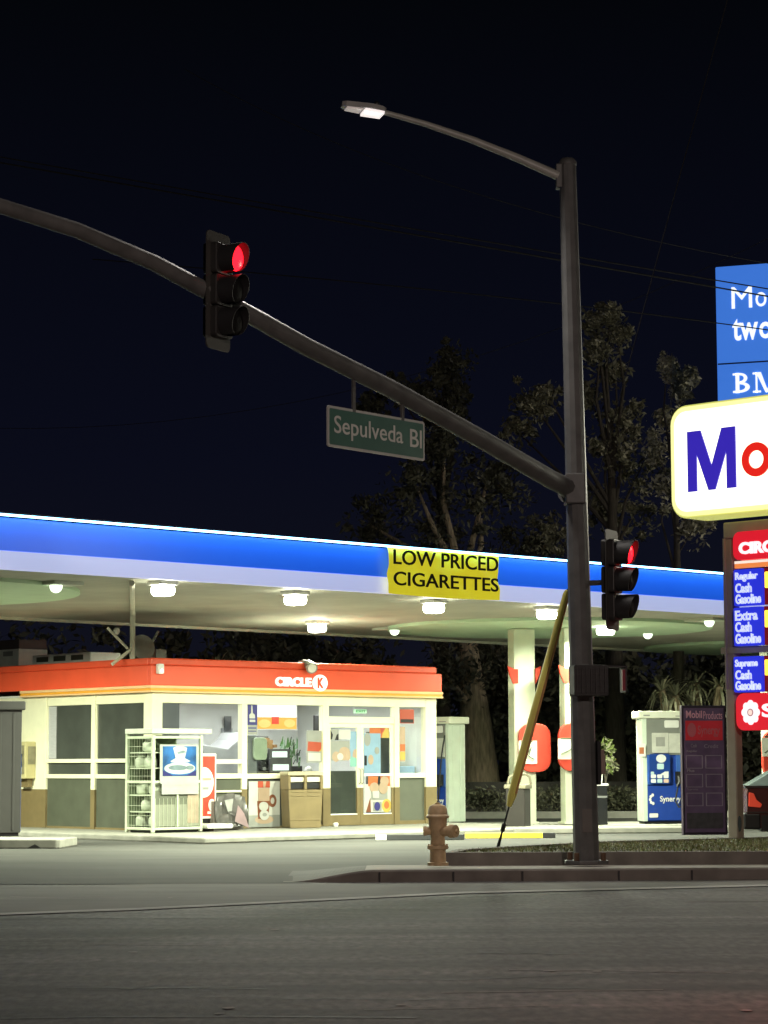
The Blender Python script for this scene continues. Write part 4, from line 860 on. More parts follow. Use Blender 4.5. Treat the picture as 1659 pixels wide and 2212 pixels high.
pts = [(0, 0), (st, 0), (st, mh * .62), (mw * .43, 0), (mw * .57, 0), (mw - st, mh * .62), (mw - st, 0), (mw, 0), (mw, mh), (mw * .72, mh), (mw * .5, mh * .40), (mw * .28, mh), (0, mh)]
def fill(ptsx, tri, y0, y1, mi):
    nn = len(ptsx); v = [(mx0 + x, y0, mz0 + z) for x, z in ptsx] + [(mx0 + x, y1, mz0 + z) for x, z in ptsx]
    m.add(v, tri + [(i, nn + i, nn + (i + 1) % nn, (i + 1) % nn) for i in range(nn)], mi)
fill(pts, [(0, 1, 2, 12), (12, 2, 11), (2, 3, 10, 11), (3, 4, 10), (4, 5, 9, 10), (5, 9, 8), (5, 6, 7, 8)], -.325, -.30, 0)
obj('letter', m, bluel, sign)
oc = gb(1634, 998, 1635, 998, -.31)[0]; orad = (gb(1634, 1000, 1635, 1000, -.31)[0] - gb(1603, 1000, 1604, 1000, -.31)[0]) * 1.0; ozc = mz0 + mh * .42; m = MB(); vs = []; N = 40
ro, ri = orad, orad * .52
for j in range(N):
    t_ = 2 * math.pi * j / N; c_, s_ = math.cos(t_), math.sin(t_)
    vs += [(oc + ro * c_, -.325, ozc + ro * 1.0 * s_), (oc + ri * c_, -.325, ozc + ri * s_), (oc + ro * c_, -.30, ozc + ro * s_), (oc + ri * c_, -.30, ozc + ri * s_)]
m.add(vs, [f for j in range(N) for k in ((j + 1) % N,) for f in ((4 * j, 4 * j + 1, 4 * k + 1, 4 * k), (4 * j, 4 * k, 4 * k + 2, 4 * j + 2), (4 * j + 1, 4 * j + 3, 4 * k + 3, 4 * k + 1))])
obj('letter', m, redl, sign)
m = MB().text('bil', oc + ro + .12, a[0] + PWD - .35, mz0, mz1, -.325, -.30, 0, .03); obj('letter', m, bluel, sign)
# store panel, price panels, brand panel
PX1 = 3.0
def pan_box(y0, y1, x=1583, yy=-.12): k = gb(x, y0, x + 1, y1, yy); return k[0], k[2], k[3]
x0, z0, z1 = pan_box(1150, 1211)
signred = mat('sign_red', (.6, .02, .03), .4, 0, 1, emit=(.72, .010, .025), es=.85)
obj('store_panel', MB().rbox(x0, PX1, z0, z1, -.12, -.04, .12), signred, sign)
c_ = gb(1596, 1168, 1672, 1198, -.12); k = gb(1596, 1172, 1597, 1198, -.12)
m = MB().text('CIRCLE', c_[0], c_[0] + .92, k[2], k[3], -.135, -.12, 0, .05); m.disc(c_[0] + 1.20, (k[2] + k[3]) / 2, .24, .24, -.135, -.12).text('K', c_[0] + 1.10, c_[0] + 1.32, k[2], k[3], -.142, -.134, 1, .04)
obj('store_lettering', m, [mat('sign_pinkwhite', (.9, .85, .9), .4, 0, 1, emit=(1, .90, .96), es=1.0), signred], sign)
_, z0b, z1b = pan_box(1213, 1228)
obj('stripe', MB().box(x0 + .02, PX1, -.118, -.04, z0b, z0b + (z1b - z0b) * .62, 0).box(x0 + .02, PX1, -.118, -.04, z0b + (z1b - z0b) * .62, z1b, 1), [mat('stripe_orange', (.8, .3, .1), .4, 0, 1, emit=(.9, .25, .06), es=.85), mat('stripe_cream', (.9, .8, .7), .4, 0, 1, emit=(1, .82, .70), es=.9)], sign)
priceblue = mat('price_blue', (.02, .03, .5), .4, 0, 1, emit=(.022, .034, .72), es=.85); pricewhite = mat('price_white', (.8, .82, .9), .4, 0, 1, emit=(.62, .70, .95), es=.85)
ledred = mat('led_backing', (.12, .008, .01), .5, .1, 5, emit=(.22, .004, .004), es=.6); leddig = mat('led_digits', (.9, .6, .1), .4, 0, 1, emit=(1, .62, .05), es=2.2)
for y0, y1, words_ in ((1231, 1310, ('Regular', 'Cash', 'Gasoline')), (1313, 1396, ('Extra', 'Cash', 'Gasoline')), (1419, 1496, ('Supreme', 'Cash', 'Gasoline'))):
    xx, z0, z1 = pan_box(y0, y1, 1585); xe = gb(1646, y0, 1647, y1, -.12)[0]; hh = z1 - z0
    pnl = obj('price_panel', MB().rbox(xx, xe, z0, z1, -.12, -.04, .03), priceblue, sign)
    m = MB(); wd = xe - xx
    for i, (wd_, f_) in enumerate(zip(words_, (.80, .58, .90))): m.text(wd_, xx + wd * .06, xx + wd * (.06 + f_), z0 + hh * (.655 - i * .30), z0 + hh * (.92 - i * .30), -.132, -.12, 0, .03)
    obj('lettering', m, pricewhite, pnl)
    led = obj('price_display', MB().box(xe + .03, PX1, -.10, -.04, z0, z1), ledred, sign)
    m = MB(); dx = xe + .045; dw, dh, tt = .30, hh * .78, .075; zb0 = z0 + hh * .11
    m.rbox(dx, dx + tt, zb0 + dh * .5, zb0 + dh, -.112, -.10, .02).rbox(dx, dx + dw, zb0 + dh * .44, zb0 + dh * .56, -.113, -.101, .02).rbox(dx + dw - tt, dx + dw, zb0, zb0 + dh, -.114, -.102, .02)
    obj('digit', m, leddig, led)
x0, z0, z1 = pan_box(1498, 1578, 1590)
bp = obj('brand_panel', MB().rbox(x0, PX1, z0, z1, -.12, -.04, .14), signred, sign)
fc = gb(1622, 1538, 1623, 1539, -.12); m = MB()
fr_ = .155
for j in range(8): t_ = 2 * math.pi * j / 8; m.disc(fc[0] + fr_ * .72 * math.cos(t_), fc[2] + fr_ * .82 * math.sin(t_), fr_ * .36, fr_ * .40, -.132, -.12, 14, 0)
m.disc(fc[0], fc[2], fr_ * .75, fr_ * .8, -.134, -.12, 20, 0).disc(fc[0], fc[2], fr_ * .36, fr_ * .38, -.138, -.13, 18, 1).disc(fc[0], fc[2], fr_ * .25, fr_ * .27, -.141, -.13, 18, 2)
obj('emblem', m, [MATS['sign_pinkwhite'], mat('emblem_grey', (.4, .3, .3), .4, 0, 1, emit=(.35, .16, .18), es=.8), mat('emblem_peach', (.9, .7, .6), .4, 0, 1, emit=(1, .70, .62), es=.9)], bp)
k = gb(1646, 1520, 1660, 1552, -.12); m = MB().text('Synergy', k[0], k[0] + 1.5, k[2] - .04, k[3], -.132, -.12, 0, .03); obj('lettering', m, MATS['sign_pinkwhite'], bp)
obj('access_cover', MB().disc(gb(1598, 1775, 1599, 1776, 0)[0], gb(1598, 1778, 1599, 1779, 0)[2], .035, .12, -.004, .0), blackp, sign)
# lamps inside the name panel throw light on pole and trees
q = GF.w(a[0] + 1.6, -.9, 0)
o = lamp('panel_lamp', sign, (a[0] + PWD / 2, -.36, (zlo + zhi) / 2), 60, (1, .98, .78), PWD - .4, 180, rot=(R(-90), 0, 0), size_y=1.4)
o = lamp('panel_lamp', sign, (a[0] + PWD / 2, .36, (zlo + zhi) / 2), 60, (1, .98, .78), PWD - .4, 180, rot=(R(90), 0, 0), size_y=1.4)
# dark price board
q = P(1522, 1806, z=.1); DF = Fr((q.x, q.y, 0), 10)
t = thing('price_board', 'dark upright price board with a red brand strip beside the sign post', 'price board', (q.x, q.y, .03), 10)
b = DF.bx(1473, 1522, 1570, 1804)
c = [DF.q(1470, 1521), DF.q(1566, 1527), DF.q(1573, 1804), DF.q(1478, 1804)]
zo = .03; x0, x1, z0, z1 = (c[0][0] + c[3][0]) / 2, (c[1][0] + c[2][0]) / 2, c[3][1] - zo, (c[0][1] + c[1][1]) / 2 - zo
wB, hB = x1 - x0, z1 - z0
X = lambda u: x0 + wB * u
Zv = lambda v: z1 - hB * v
obj('frame', MB().box(x0, x1, 0, .12, z0, z1), mat('board_frame', (.028, .016, .036), .45, .1, 4), t, bevel=.01)
obj('face', MB().box(X(.05), X(.95), -.008, 0, Zv(.98), Zv(.02)), mat('board_face', (.15, .09, .19), .4, .2, 4), t)
pinkw = mat('board_letters', (.85, .42, .56), .5, .08, 5); dimw = mat('board_dim', (.34, .27, .36), .5, .1, 6)
m = MB().text('Mobil', X(.10), X(.46), Zv(.098), Zv(.04), -.014, -.008, 0, .02)
obj('lettering', m, pinkw, t)
m = MB().text('Products', X(.49), X(.92), Zv(.105), Zv(.045), -.014, -.008, 0, .0)
obj('lettering', m, pinkw, t)
m = MB().box(X(.08), X(.92), -.014, -.008, Zv(.27), Zv(.118), 0).disc(X(.22), Zv(.19), wB * .1, hB * .055, -.018, -.014, mi=1).text('Synergy', X(.36), X(.86), Zv(.245), Zv(.155), -.018, -.014, 1, .02)
obj('brand_strip', m, [mat('board_red', (.85, .04, .07), .4, .06, 4), mat('board_rose', (.66, .14, .19), .4, .08, 4)], t)
m = MB().text('Cash', X(.2), X(.33), Zv(.325), Zv(.297), -.012, -.008).text('Credit', X(.5), X(.82), Zv(.33), Zv(.300), -.012, -.008).text('Regular', X(.1), X(.34), Zv(.365), Zv(.345), -.012, -.008, 0, .03).text('Plus', X(.1), X(.27), Zv(.515), Zv(.492), -.012, -.008, 0, .03).text('Supreme', X(.1), X(.34), Zv(.66), Zv(.64), -.012, -.008)
for v in (.385, .53, .675):
    for u0, u1 in ((.08, .46), (.52, .90)):
        for bb in ((u0, u1, v, v + .006), (u0, u1, v + .098, v + .103), (u0, u0 + .02, v, v + .10), (u1 - .02, u1, v, v + .1)): m.box(X(bb[0]), X(bb[1]), -.011, -.008, Zv(bb[3]), Zv(bb[2]))
obj('price_slots', m, dimw, t)
obj('notice', MB().box(X(.08), X(.9), -.011, -.008, Zv(.95), Zv(.83)), mat('board_notice', (.07, .06, .075), .5, .3, 9), t)

# ------------------------------------------------------------------ blue bank sign behind
q = P(1545, 868, Y=52); BG = Fr((q.x, q.y, 0), -20)
t = thing('bank_sign', 'big glowing blue billboard with white lettering behind the station sign', 'billboard', BG.o, -20)
b = BG.bx(1545, 577, 1560, 880); BW = 4.2
bankblue = mat('bank_blue', (.05, .15, .6), .4, .02, 2, emit=(.045, .185, .70), es=.85)
obj('panel', MB().box(b[0], b[0] + BW, 0, .35, b[2] - .6, b[3]), bankblue, t, bevel=.02)
obj('post', MB().cyl((b[0] + BW / 2, .2, 0), (b[0] + BW / 2, .2, b[2] - .5), .22), steel, t)
z_ = BG.q(1545, 787)[1]; obj('seam', MB().box(b[0] + .02, b[0] + BW - .02, -.006, 0, z_ - .02, z_ + .015), mat('bank_seam', (.02, .06, .25), .4, .02, 2), t)
bw_ = mat('bank_white', (.9, .9, .9), .4, 0, 1, emit=(.92, .98, 1.0), es=1.0)
k = BG.bx(1580, 621, 1625, 664); k2 = BG.bx(1632, 632, 1656, 661); m = MB().text('M', k[0], k[1], k[2], k[3], -.02, 0, 0, .0).text('o', k2[0], k2[1], k2[2], k2[3], -.02, 0, 0, .0)
k = BG.bx(1582, 690, 1638, 733); k2 = BG.bx(1640, 696, 1668, 730); m.text('tw', k[0], k[1], k[2], k[3], -.02, 0, 0, .02).text('o', k2[0], k2[1], k2[2], k2[3], -.02, 0, 0, .02)
k = BG.bx(1583, 807, 1620, 847); hz = k[3] - k[2]; hx = k[1] - k[0]
def serif_run(x0, z0, hh, ww, kind):
    def bar(a, b, c, d): m.box(x0 + ww * a, x0 + ww * b, -.02, 0, z0 + hh * c, z0 + hh * d)
    def slab(p4, yy): m.poly_y([(x0 + ww * u, z0 + hh * v) for u, v in p4], yy, 0)
    if kind == 'B':
        bar(.16, .38, 0, 1); bar(.0, .5, 0, .10); bar(.0, .5, .90, 1)
        for c, r_, e_ in ((.735, .265, .86), (.27, .27, 1.0)):
            N = 14; pts = [(.42, c + r_)] + [(.42 + (e_ - .42) * math.sin(math.pi * t_ / N), c + r_ * math.cos(math.pi * t_ / N)) for t_ in range(1, N)] + [(.42, c - r_)]
            inn = [(.42, c + r_ * .58)] + [(.42 + (e_ - .42) * .55 * math.sin(math.pi * t_ / N), c + r_ * .58 * math.cos(math.pi * t_ / N)) for t_ in range(1, N)] + [(.42, c - r_ * .58)]
            for t_ in range(N): slab([pts[t_], inn[t_], inn[t_ + 1], pts[t_ + 1]], -.021)
    else:
        bar(.10, .16, 0, 1); bar(0, .28, 0, .09); bar(0, .2, .91, 1); bar(.80, 1, .91, 1); bar(.72, 1, 0, .09); bar(.80, .93, 0, 1)
        slab([(.12, 1), (.44, 0), (.54, 0), (.29, 1)], -.021); slab([(.80, 1), (.46, 0), (.52, 0), (.88, 1)], -.022)
serif_run(k[0], k[2], hz, hx, 'B'); k = BG.bx(1626, 805, 1688, 845)
serif_run(k[0], k[2], k[3] - k[2], k[1] - k[0], 'M'); m.text('O', k[1] + .08, k[1] + .62, k[2], k[3], -.02, 0, 0, .03)
obj('lettering', m, bw_, t)

# ================================================================== SIGNAL POLE, MAST ARM, LUMINAIRE
pb = P(1267, 1866, z=.145); PX, PY = pb.x, 30.55
pb = P(1267, 1866, Y=PY); ptp = P(1226, 356, Y=PY)
pole = thing('signal_pole', 'tall tapered dark signal pole with long mast arm and street lamp arm', 'signal pole', (0, 0, 0))
pbz = Vector((pb.x, PY, .145)); axis = (ptp - pbz)
obj('shaft', MB().tube([pbz, pbz + axis * .5, pbz + axis], [.168, .142, .112], 12), steel, pole, smooth=False)
obj('base_plate', MB().poly_z([(pb.x + .30 * math.cos(R(45 * k + 22)), PY + .30 * math.sin(R(45 * k + 22))) for k in range(8)], .145, .19), steel, pole, bevel=.006)
m = MB()
for k in range(4):
    a_ = R(45 + 90 * k + 10); m.cyl((pb.x + .25 * math.cos(a_), PY + .25 * math.sin(a_), .19), (pb.x + .25 * math.cos(a_), PY + .25 * math.sin(a_), .29), .035, n=8)
obj('bolt', m, mat('rusty_bolt', (.10, .055, .03), .8, .3, 9), pole)
obj('cap', MB().lathe([(.122, 0), (.125, .04), (.09, .09), (.02, .11)], (ptp.x, PY, ptp.z - .01), 14), steel, pole, smooth=True)
obj('hand_hole', MB().box(pb.x - .06, pb.x + .06, PY - .172, PY - .15, .55, .85), mat('cover_plate', (.10, .09, .08), .6, .1, 5), pole)
# mast arm in the vertical plane that runs across the street
d_arm = Vector((-4.13, -5.0, 0)).normalized(); nrm = Vector((d_arm.y, -d_arm.x, 0)); pj = Vector((P(1236, 1056, Y=PY).x, PY, 0))
pix = [(1236, 1058), (1191, 1036), (1039, 948), (848, 842), (658, 747), (540, 680), (430, 620), (331, 567), (165, 497), (0, 445), (-180, 398), (-330, 368)]
pts = [P(x, y, pl=(pj, nrm)) for x, y in pix]; rad = [.130 - .0058 * i for i in range(len(pts))]
obj('mast_arm', MB().tube(pts, rad, 14), steel, pole, smooth=True)
p0, p1 = pts[0], pts[1]; dd = (p1 - p0).normalized()
obj('arm_flange', MB().tube([p0 - dd * .02, p0 + dd * .06], [.20, .20], 12).tube([p0 + dd * .06, p0 + dd * .25], [.15, .122], 12), steel, pole)
z0 = p0.z; m = MB().box(p0.x - .10, p0.x + .165, PY - .19, PY + .17, z0 - .20, z0 + .20)
obj('arm_bracket', m, steel, pole, bevel=.02)
# lamp arm
la = [P(1206, 380, Y=PY - .05), P(1120, 342, Y=PY - .1), P(1020, 302, Y=PY - .2), P(920, 268, Y=PY - .3), P(832, 243, Y=PY - .4)]
obj('lamp_arm', MB().tube(la, [.062, .056, .048, .04, .034], 10), mat('galvanised_arm', (.30, .30, .27), .45, .12, 6), pole, smooth=True)
obj('lamp_bracket', MB().box(ptp.x - .16, ptp.x - .08, PY - .09, PY + .09, la[0].z - .16, la[0].z + .16), steel, pole, bevel=.01)
h0 = la[-1]; h1 = P(738, 228, Y=PY - .55); dv = (h1 - h0).normalized(); sv = dv.cross(Vector((0, 0, 1))).normalized(); uv = sv.cross(dv).normalized()
def hp(l_, s_, u_): return tuple(h0 + dv * l_ + sv * s_ + uv * u_)
LL = (h1 - h0).length
m = MB(); outl = [(0, .05), (.06, .13), (.22, .17), (LL * .55, .15), (LL * .93, .10), (LL, .04)]
ring_ = [(l_, s_) for l_, s_ in outl] + [(l_, -s_) for l_, s_ in outl[::-1]]; N = len(ring_)
m.add([hp(l_, s_, -.02) for l_, s_ in ring_] + [hp(l_, s_ * .85, .05) for l_, s_ in ring_], [tuple(range(N)), tuple(range(2 * N - 1, N - 1, -1))] + [(i, N + i, N + (i + 1) % N, (i + 1) % N) for i in range(N)])
head = obj('lamp_head', m, mat('head_grey', (.32, .32, .31), .45, .06, 5), pole)
m = MB().add([hp(.04, -.14, -.026), hp(.30, -.15, -.026), hp(.30, .15, -.026), hp(.04, .14, -.026), hp(.04, -.13, -.06), hp(.30, -.14, -.06), hp(.30, .14, -.06), hp(.04, .13, -.06)], [(0, 1, 2, 3), (4, 7, 6, 5), (0, 4, 5, 1), (1, 5, 6, 2), (2, 6, 7, 3), (3, 7, 4, 0)])
obj('lens', m, mat('street_lens', (.85, .8, .78), .4, .02, 3, emit=(1, .90, .88), es=.85), head)
m = MB().add([hp(.33, -.12, -.024), hp(LL * .9, -.09, -.024), hp(LL * .9, .09, -.024), hp(.33, .12, -.024), hp(.33, -.11, -.04), hp(LL * .9, -.08, -.04), hp(LL * .9, .08, -.04), hp(.33, .11, -.04)], [(0, 1, 2, 3), (4, 7, 6, 5), (0, 4, 5, 1), (1, 5, 6, 2), (2, 6, 7, 3), (3, 7, 4, 0)])
obj('reflector', m, mat('street_reflector', (.6, .55, .52), .4, .05, 3, emit=(.7, .60, .56), es=.35), head)
obj('photocell', MB().lathe([(.035, 0), (.04, .05), (.02, .08)], tuple(h0 + dv * .12 + uv * .05), 10), blackp, head)
o = lamp('street_lamp', pole, tuple(h0 + dv * .2 - uv * .12), 420, (1, .93, .86), .35, 150, 'SPOT', rot=(R(-28), 0, 0))
# street-name sign hanging from the arm
ps = P(812, 935, pl=(pj, nrm)); NA = math.degrees(math.atan2(-d_arm.y, -d_arm.x)); NF = Fr((ps.x, ps.y, 0), NA)
t = thing('street_sign', 'green Sepulveda Bl street name sign hanging from the mast arm', 'street sign', (ps.x, ps.y, 0), NA)
b = [NF.q(708, 920)[0], NF.q(917, 930)[0], NF.q(812, 980)[1] , NF.q(812, 893)[1]]
obj('border', MB().rbox(b[0], b[1], b[2], b[3], 0, .02, .03), mat('sign_silver', (.46, .47, .44), .4, .06, 4), t)
obj('panel', MB().rbox(b[0] + .03, b[1] - .03, b[2] + .03, b[3] - .03, -.004, 0, .02), mat('sign_green', (.045, .13, .10), .4, .1, 4), t)
hx, hz = b[1] - b[0], b[3] - b[2]
m = MB().text('Sepulveda', b[0] + hx * .06, b[0] + hx * .765, b[2] + hz * .22, b[2] + hz * .78, -.008, -.004, 0, .005).text('Bl', b[0] + hx * .84, b[0] + hx * .965, b[2] + hz * .31, b[2] + hz * .76, -.008, -.004, 0, .005)
obj('lettering', m, mat('sign_letter', (.60, .60, .56), .4, .08, 6), t)
for px in (765, 870):
    m = MB(); i = NF.q(px, 880)[0]; tgt = P(px, 800 if px < 800 else 855, pl=(pj, nrm)); m.box(i - .025, i + .025, -.005, .02, b[3] - .03, tgt.z + .02); obj('hanger', m, steel, t)

# traffic signal heads
def make_signal(back):
    t = thing('traffic_signal', '', 'traffic signal')
    sh = .35
    obj('housing', MB().rbox(-.17, .17, -1.5 * sh, .5 * sh + sh * 0, 0, .20, .05).rbox(-.17, .17, .5 * sh + .0, .5 * sh + .001, 0, .2, .0005), mat('signal_case', (.05, .05, .045), .5, .12, 6), t, bevel=.015)
    return t
def signal(label, px, py, Y, rot, arm_pt):
    q = P(px, py, Y=Y); t = thing('traffic_signal', label, 'traffic signal', q, rot, 'red lit signal heads on the pole'); sh = .352
    case = mat('signal_case', (.022, .021, .020), .5, .12, 6); vis = mat('signal_visor', (.014, .014, .015), .6, .15, 8)
    m = MB()
    for k in range(3): m.rbox(-.165, .165, -k * sh - .172, -k * sh + .172, .02, .20, .04)
    obj('housing', m, case, t, bevel=.012)
    plate = MB().rbox(-.235, .235, -2 * sh - .30, .30, .10, .115, .06)
    obj('backplate', plate, mat('backplate', (.040, .038, .034), .6, .12, 5), t)
    for k in range(3):
        zc = -k * sh; m = MB(); N = 20; vs = []; ang0, ang1 = R(-70), R(250)
        for j in range(N + 1):
            a_ = ang0 + (ang1 - ang0) * j / N; ln = .26 - .10 * (1 - math.sin(a_)) * .5
            for rr_ in (.158, .150): vs += [(rr_ * math.cos(a_), .02, zc + rr_ * math.sin(a_)), (rr_ * math.cos(a_), .02 - ln, zc + rr_ * math.sin(a_))]
        m.add(vs, [f for j in range(N) for f in ((4 * j, 4 * j + 1, 4 * j + 5, 4 * j + 4), (4 * j + 2, 4 * j + 6, 4 * j + 7, 4 * j + 3), (4 * j + 1, 4 * j + 3, 4 * j + 7, 4 * j + 5))])
        obj('visor', m, vis, t, smooth=True)
        lm = mat('signal_red', (.5, .02, .02), .3, 0, 1, emit=(1, .006, .014), es=5.0) if k == 0 else mat('signal_off', (.008, .008, .008), .7, .1, 4, spec=.1)
        m = MB(); prof = [(.148 * math.cos(R(a_)), .06 * math.sin(R(a_))) for a_ in (0, 25, 50, 75)]
        vs = [(r_ * math.cos(2 * math.pi * j / 24), -.11 - h_, zc + r_ * math.sin(2 * math.pi * j / 24)) for r_, h_ in prof for j in range(24)]
        m.add(vs, [(i * 24 + j, (i + 1) * 24 + j, (i + 1) * 24 + (j + 1) % 24, i * 24 + (j + 1) % 24) for i in range(3) for j in range(24)] + [tuple(range(72, 96))])
        obj('lens', m, lm, t, smooth=True)
    if arm_pt is not None:
        f = Fr((q.x, q.y, q.z), rot); d_ = Vector(arm_pt) - q; lx, ly, lz = d_.dot(f.x), d_.dot(f.y), d_.z
        obj('bracket', MB().tube([(0, .19, lz), (lx * .5, .19 + (ly - .19) * .6, lz), (lx, ly, lz)], .035, 8), steel, t)
    return t
ap = P(470, 642, pl=(pj, nrm))
signal('signal head with a lit red lens hung high on the mast arm', 489, 559, ap.y - .12, 61, (ap.x, ap.y, ap.z))
signal('signal head with a lit red lens on the side of the pole', 1338, 1194, PY - .22, 65, (P(1262, 1260, Y=PY).x, PY, P(1262, 1260, Y=PY).z))
# pedestrian signal
q = P(1268, 1470, Y=PY - .28)
t = thing('walk_signal', 'black pedestrian signal box clamped across the signal pole', 'pedestrian signal', q, 12)
obj('housing', MB().rbox(-.20, .26, -.20, .20, -.10, .16, .03), mat('walk_case', (.022, .02, .019), .6, .3, 14, .3), t, bevel=.01)
m = MB()
for k in range(7): m.box(-.17 + k * .062, -.16 + k * .062, -.125, -.10, -.17, .17)
for k in range(5): m.box(-.18, .24, -.12, -.101, -.15 + k * .075, -.142 + k * .075)
obj('grille', m, mat('walk_grille', (.035, .033, .032), .5, .2, 9), t)
obj('visor', MB().box(.26, .52, -.08, .18, .17, .19).box(.50, .52, -.06, .18, -.15, .17), mat('walk_visor', (.03, .028, .028), .6, .1, 5), t)
obj('red_hand_lens', MB().box(.46, .498, -.06, -.02, -.13, .14), mat('hand_red', (.08, .01, .012), .4, 0, 1, emit=(.30, .02, .035), es=.1), t)
obj('mount', MB().box(.0, .06, .16, .30, -.05, .05), steel, t)
q = P(1299, 1648, Y=PY)
t = thing('push_button', 'small pale crossing button box on the side of the signal pole', 'push button', q, 15)
obj('plate', MB().poly_x([(-.08, -.15), (.04, -.12), (.05, .10), (-.03, .18), (-.08, .06)], -.03, .03), mat('button_plate', (.26, .19, .155), .6, .1, 5), t, bevel=.01)
obj('button', MB().cyl((.03, 0, -.02), (.06, 0, -.02), .03, n=10), blackp, t)
obj('strap', MB().box(-.075, -.03, -.07, .06, -.28, .28), blackp, t)

# guy wire with yellow guard
ga = P(1076, 1829, z=.27); gb_ = P(1226, 1275, Y=31.6); dirv = (gb_ - ga)
t = thing('guy_wire', 'slanting guy wire with a long yellow plastic guard beside the signal pole', 'guy wire', (0, 0, 0))
g0 = P(1111, 1733, pl=(ga, Vector((0, 1, .0)))); 
def on(tv): return ga + dirv * tv
obj('cable', MB().tube([on(0), on(3.4)], .007, 6), wire_m, t)
obj('anchor_rod', MB().tube([on(-.01), on(.02), on(.06), on(.065), on(.09), on(.095), on(.17)], [.03, .022, .014, .034, .03, .014, .013], 8), rubber, t)
tA = .165; N = 14; vs = []; perp = dirv.normalized().cross(Vector((0, 1, 0))).normalized(); oth = dirv.normalized().cross(perp)
m = MB(); m.tube([on(tA), on(tA + .04), on(tA + .2), on(.6), on(.985), on(1.0)], [.035, .062, .066, .058, .05, .03], 12)
obj('guard', m, mat('guard_yellow', (.95, .80, .20), .5, .18, 3, stretch=(1, 1, .3)), t, smooth=True)
sd = Vector((.045, -.058, 0)); obj('guard_shade_strip', MB().tube([on(tA + .05) + sd, on(.6) + sd * .92, on(.985) + sd * .75], [.018, .02, .014], 6), mat('guard_shade_brown', (.62, .34, .14), .6, .2, 4), t)  # brown strip along the guard, its shadowed side put into colour

# fire hydrant
q = P(946, 1869, z=.145)
hyd = thing('fire_hydrant', 'weathered tan fire hydrant at the sidewalk corner', 'fire hydrant', (q.x, q.y, .14), 0)
hm = mat('hydrant_paint', (.50, .36, .20), .55, .3, 7, .15, detail=6)
H = .78
obj('barrel', MB().lathe([(.10, 0), (.135, .0), (.135, .04), (.105, .05), (.10, .20), (.135, .21), (.135, .255), (.095, .27), (.09, .36), (.105, .42), (.115, .52), (.12, .58), (.12, .60)], n=20), hm, hyd, smooth=True)
obj('bonnet', MB().lathe([(.145, .60), (.15, .63), (.125, .65), (.12, .72), (.10, .76), (.05, .78)], n=20).lathe([(.03, .77), (.03, .80), (.02, .80)], n=6), hm, hyd, smooth=True)
m = MB()
for k in range(8): a_ = R(45 * k); m.cyl((.115 * math.cos(a_), .115 * math.sin(a_), .24), (.115 * math.cos(a_), .115 * math.sin(a_), .275), .014, n=6)
obj('bolt', m, hm, hyd)
obj('outlet', MB().tube([(0, 0, .60 - .16), (.12, -.10, .44), (.19, -.16, .44)], [.07, .068, .075], 14), hm, hyd, smooth=True)
obj('outlet', MB().tube([(0, 0, .44), (-.12, .0, .44), (-.17, .0, .44)], [.055, .052, .06], 12), hm, hyd, smooth=True)
obj('outlet_cap', MB().tube([(.16, -.135, .44), (.225, -.19, .44)], [.088, .08], 14).tube([(-.15, 0, .44), (-.185, 0, .44)], [.068, .06], 10), hm, hyd, smooth=True)
obj('cap_nut', MB().tube([(.225, -.19, .44), (.25, -.21, .44)], .025, 6), hm, hyd)

# ------------------------------------------------------------------ dark red car beyond the sign post
q = P(1612, 1806, z=.0); CY0 = 43.5; q = P(1612, 1806, Y=CY0)
car = thing('parked_car', 'dark red sedan parked beyond the sign post, tail towards the pumps', 'car', (q.x, CY0, .006), -6)
paint = mat('car_paint', (.055, .018, .020), .25, .06, 4); dglass = mat('car_glass', (.32, .40, .40), .12, .06, 4)
prof = [(0, .30), (.0, .62), (.0, .86), (.02, .97), (.85, 1.005), (1.0, 1.005), (3.1, 1.0), (4.3, .86), (4.62, .72), (4.7, .5), (4.66, .28), (4.35, .22), (.35, .22)]
m = MB(); nS = 6; vs = []
for k in range(nS + 1):
    t_ = k / nS; yv = -.02 + 1.8 * t_; e_ = abs(2 * t_ - 1) ** 4
    for x, z in prof: vs.append((x + (2.35 - x) * .02 * e_ * (1 if True else 0), yv, z - (z - .55) * .10 * e_ if z > .55 else z))
nP = len(prof)
m.add(vs, [(k * nP + i, k * nP + (i + 1) % nP, (k + 1) * nP + (i + 1) % nP, (k + 1) * nP + i) for k in range(nS) for i in range(nP)] + [tuple(range(nP)), tuple(range(nS * nP + nP - 1, nS * nP - 1, -1))])
obj('body', m, paint, car, bevel=.02, smooth=True)
m = MB(); cab = [(.03, 1.0), (.62, 1.34), (1.3, 1.47), (2.3, 1.45), (2.75, 1.38), (3.4, 1.0)]
v0 = [(x, .10 + (z - 1) * .45, z) for x, z in cab]; v1 = [(x, 1.66 - (z - 1) * .45, z) for x, z in cab]
m.add(v0 + v1, [tuple(range(5, -1, -1)), tuple(range(6, 12))] + [(i, i + 1, 7 + i, 6 + i) for i in range(5)])
obj('window', m, dglass, car, bevel=.02)
obj('roof', MB().poly_y([(.95, 1.435), (1.3, 1.485), (2.3, 1.468), (2.78, 1.39), (2.78, 1.36), (2.3, 1.44), (1.3, 1.45), (.95, 1.40)][::-1], .27, 1.49), paint, car)
tl = mat('tail_lamp', (.6, .05, .03), .3, .05, 5, emit=(1.0, .10, .045), es=.30)
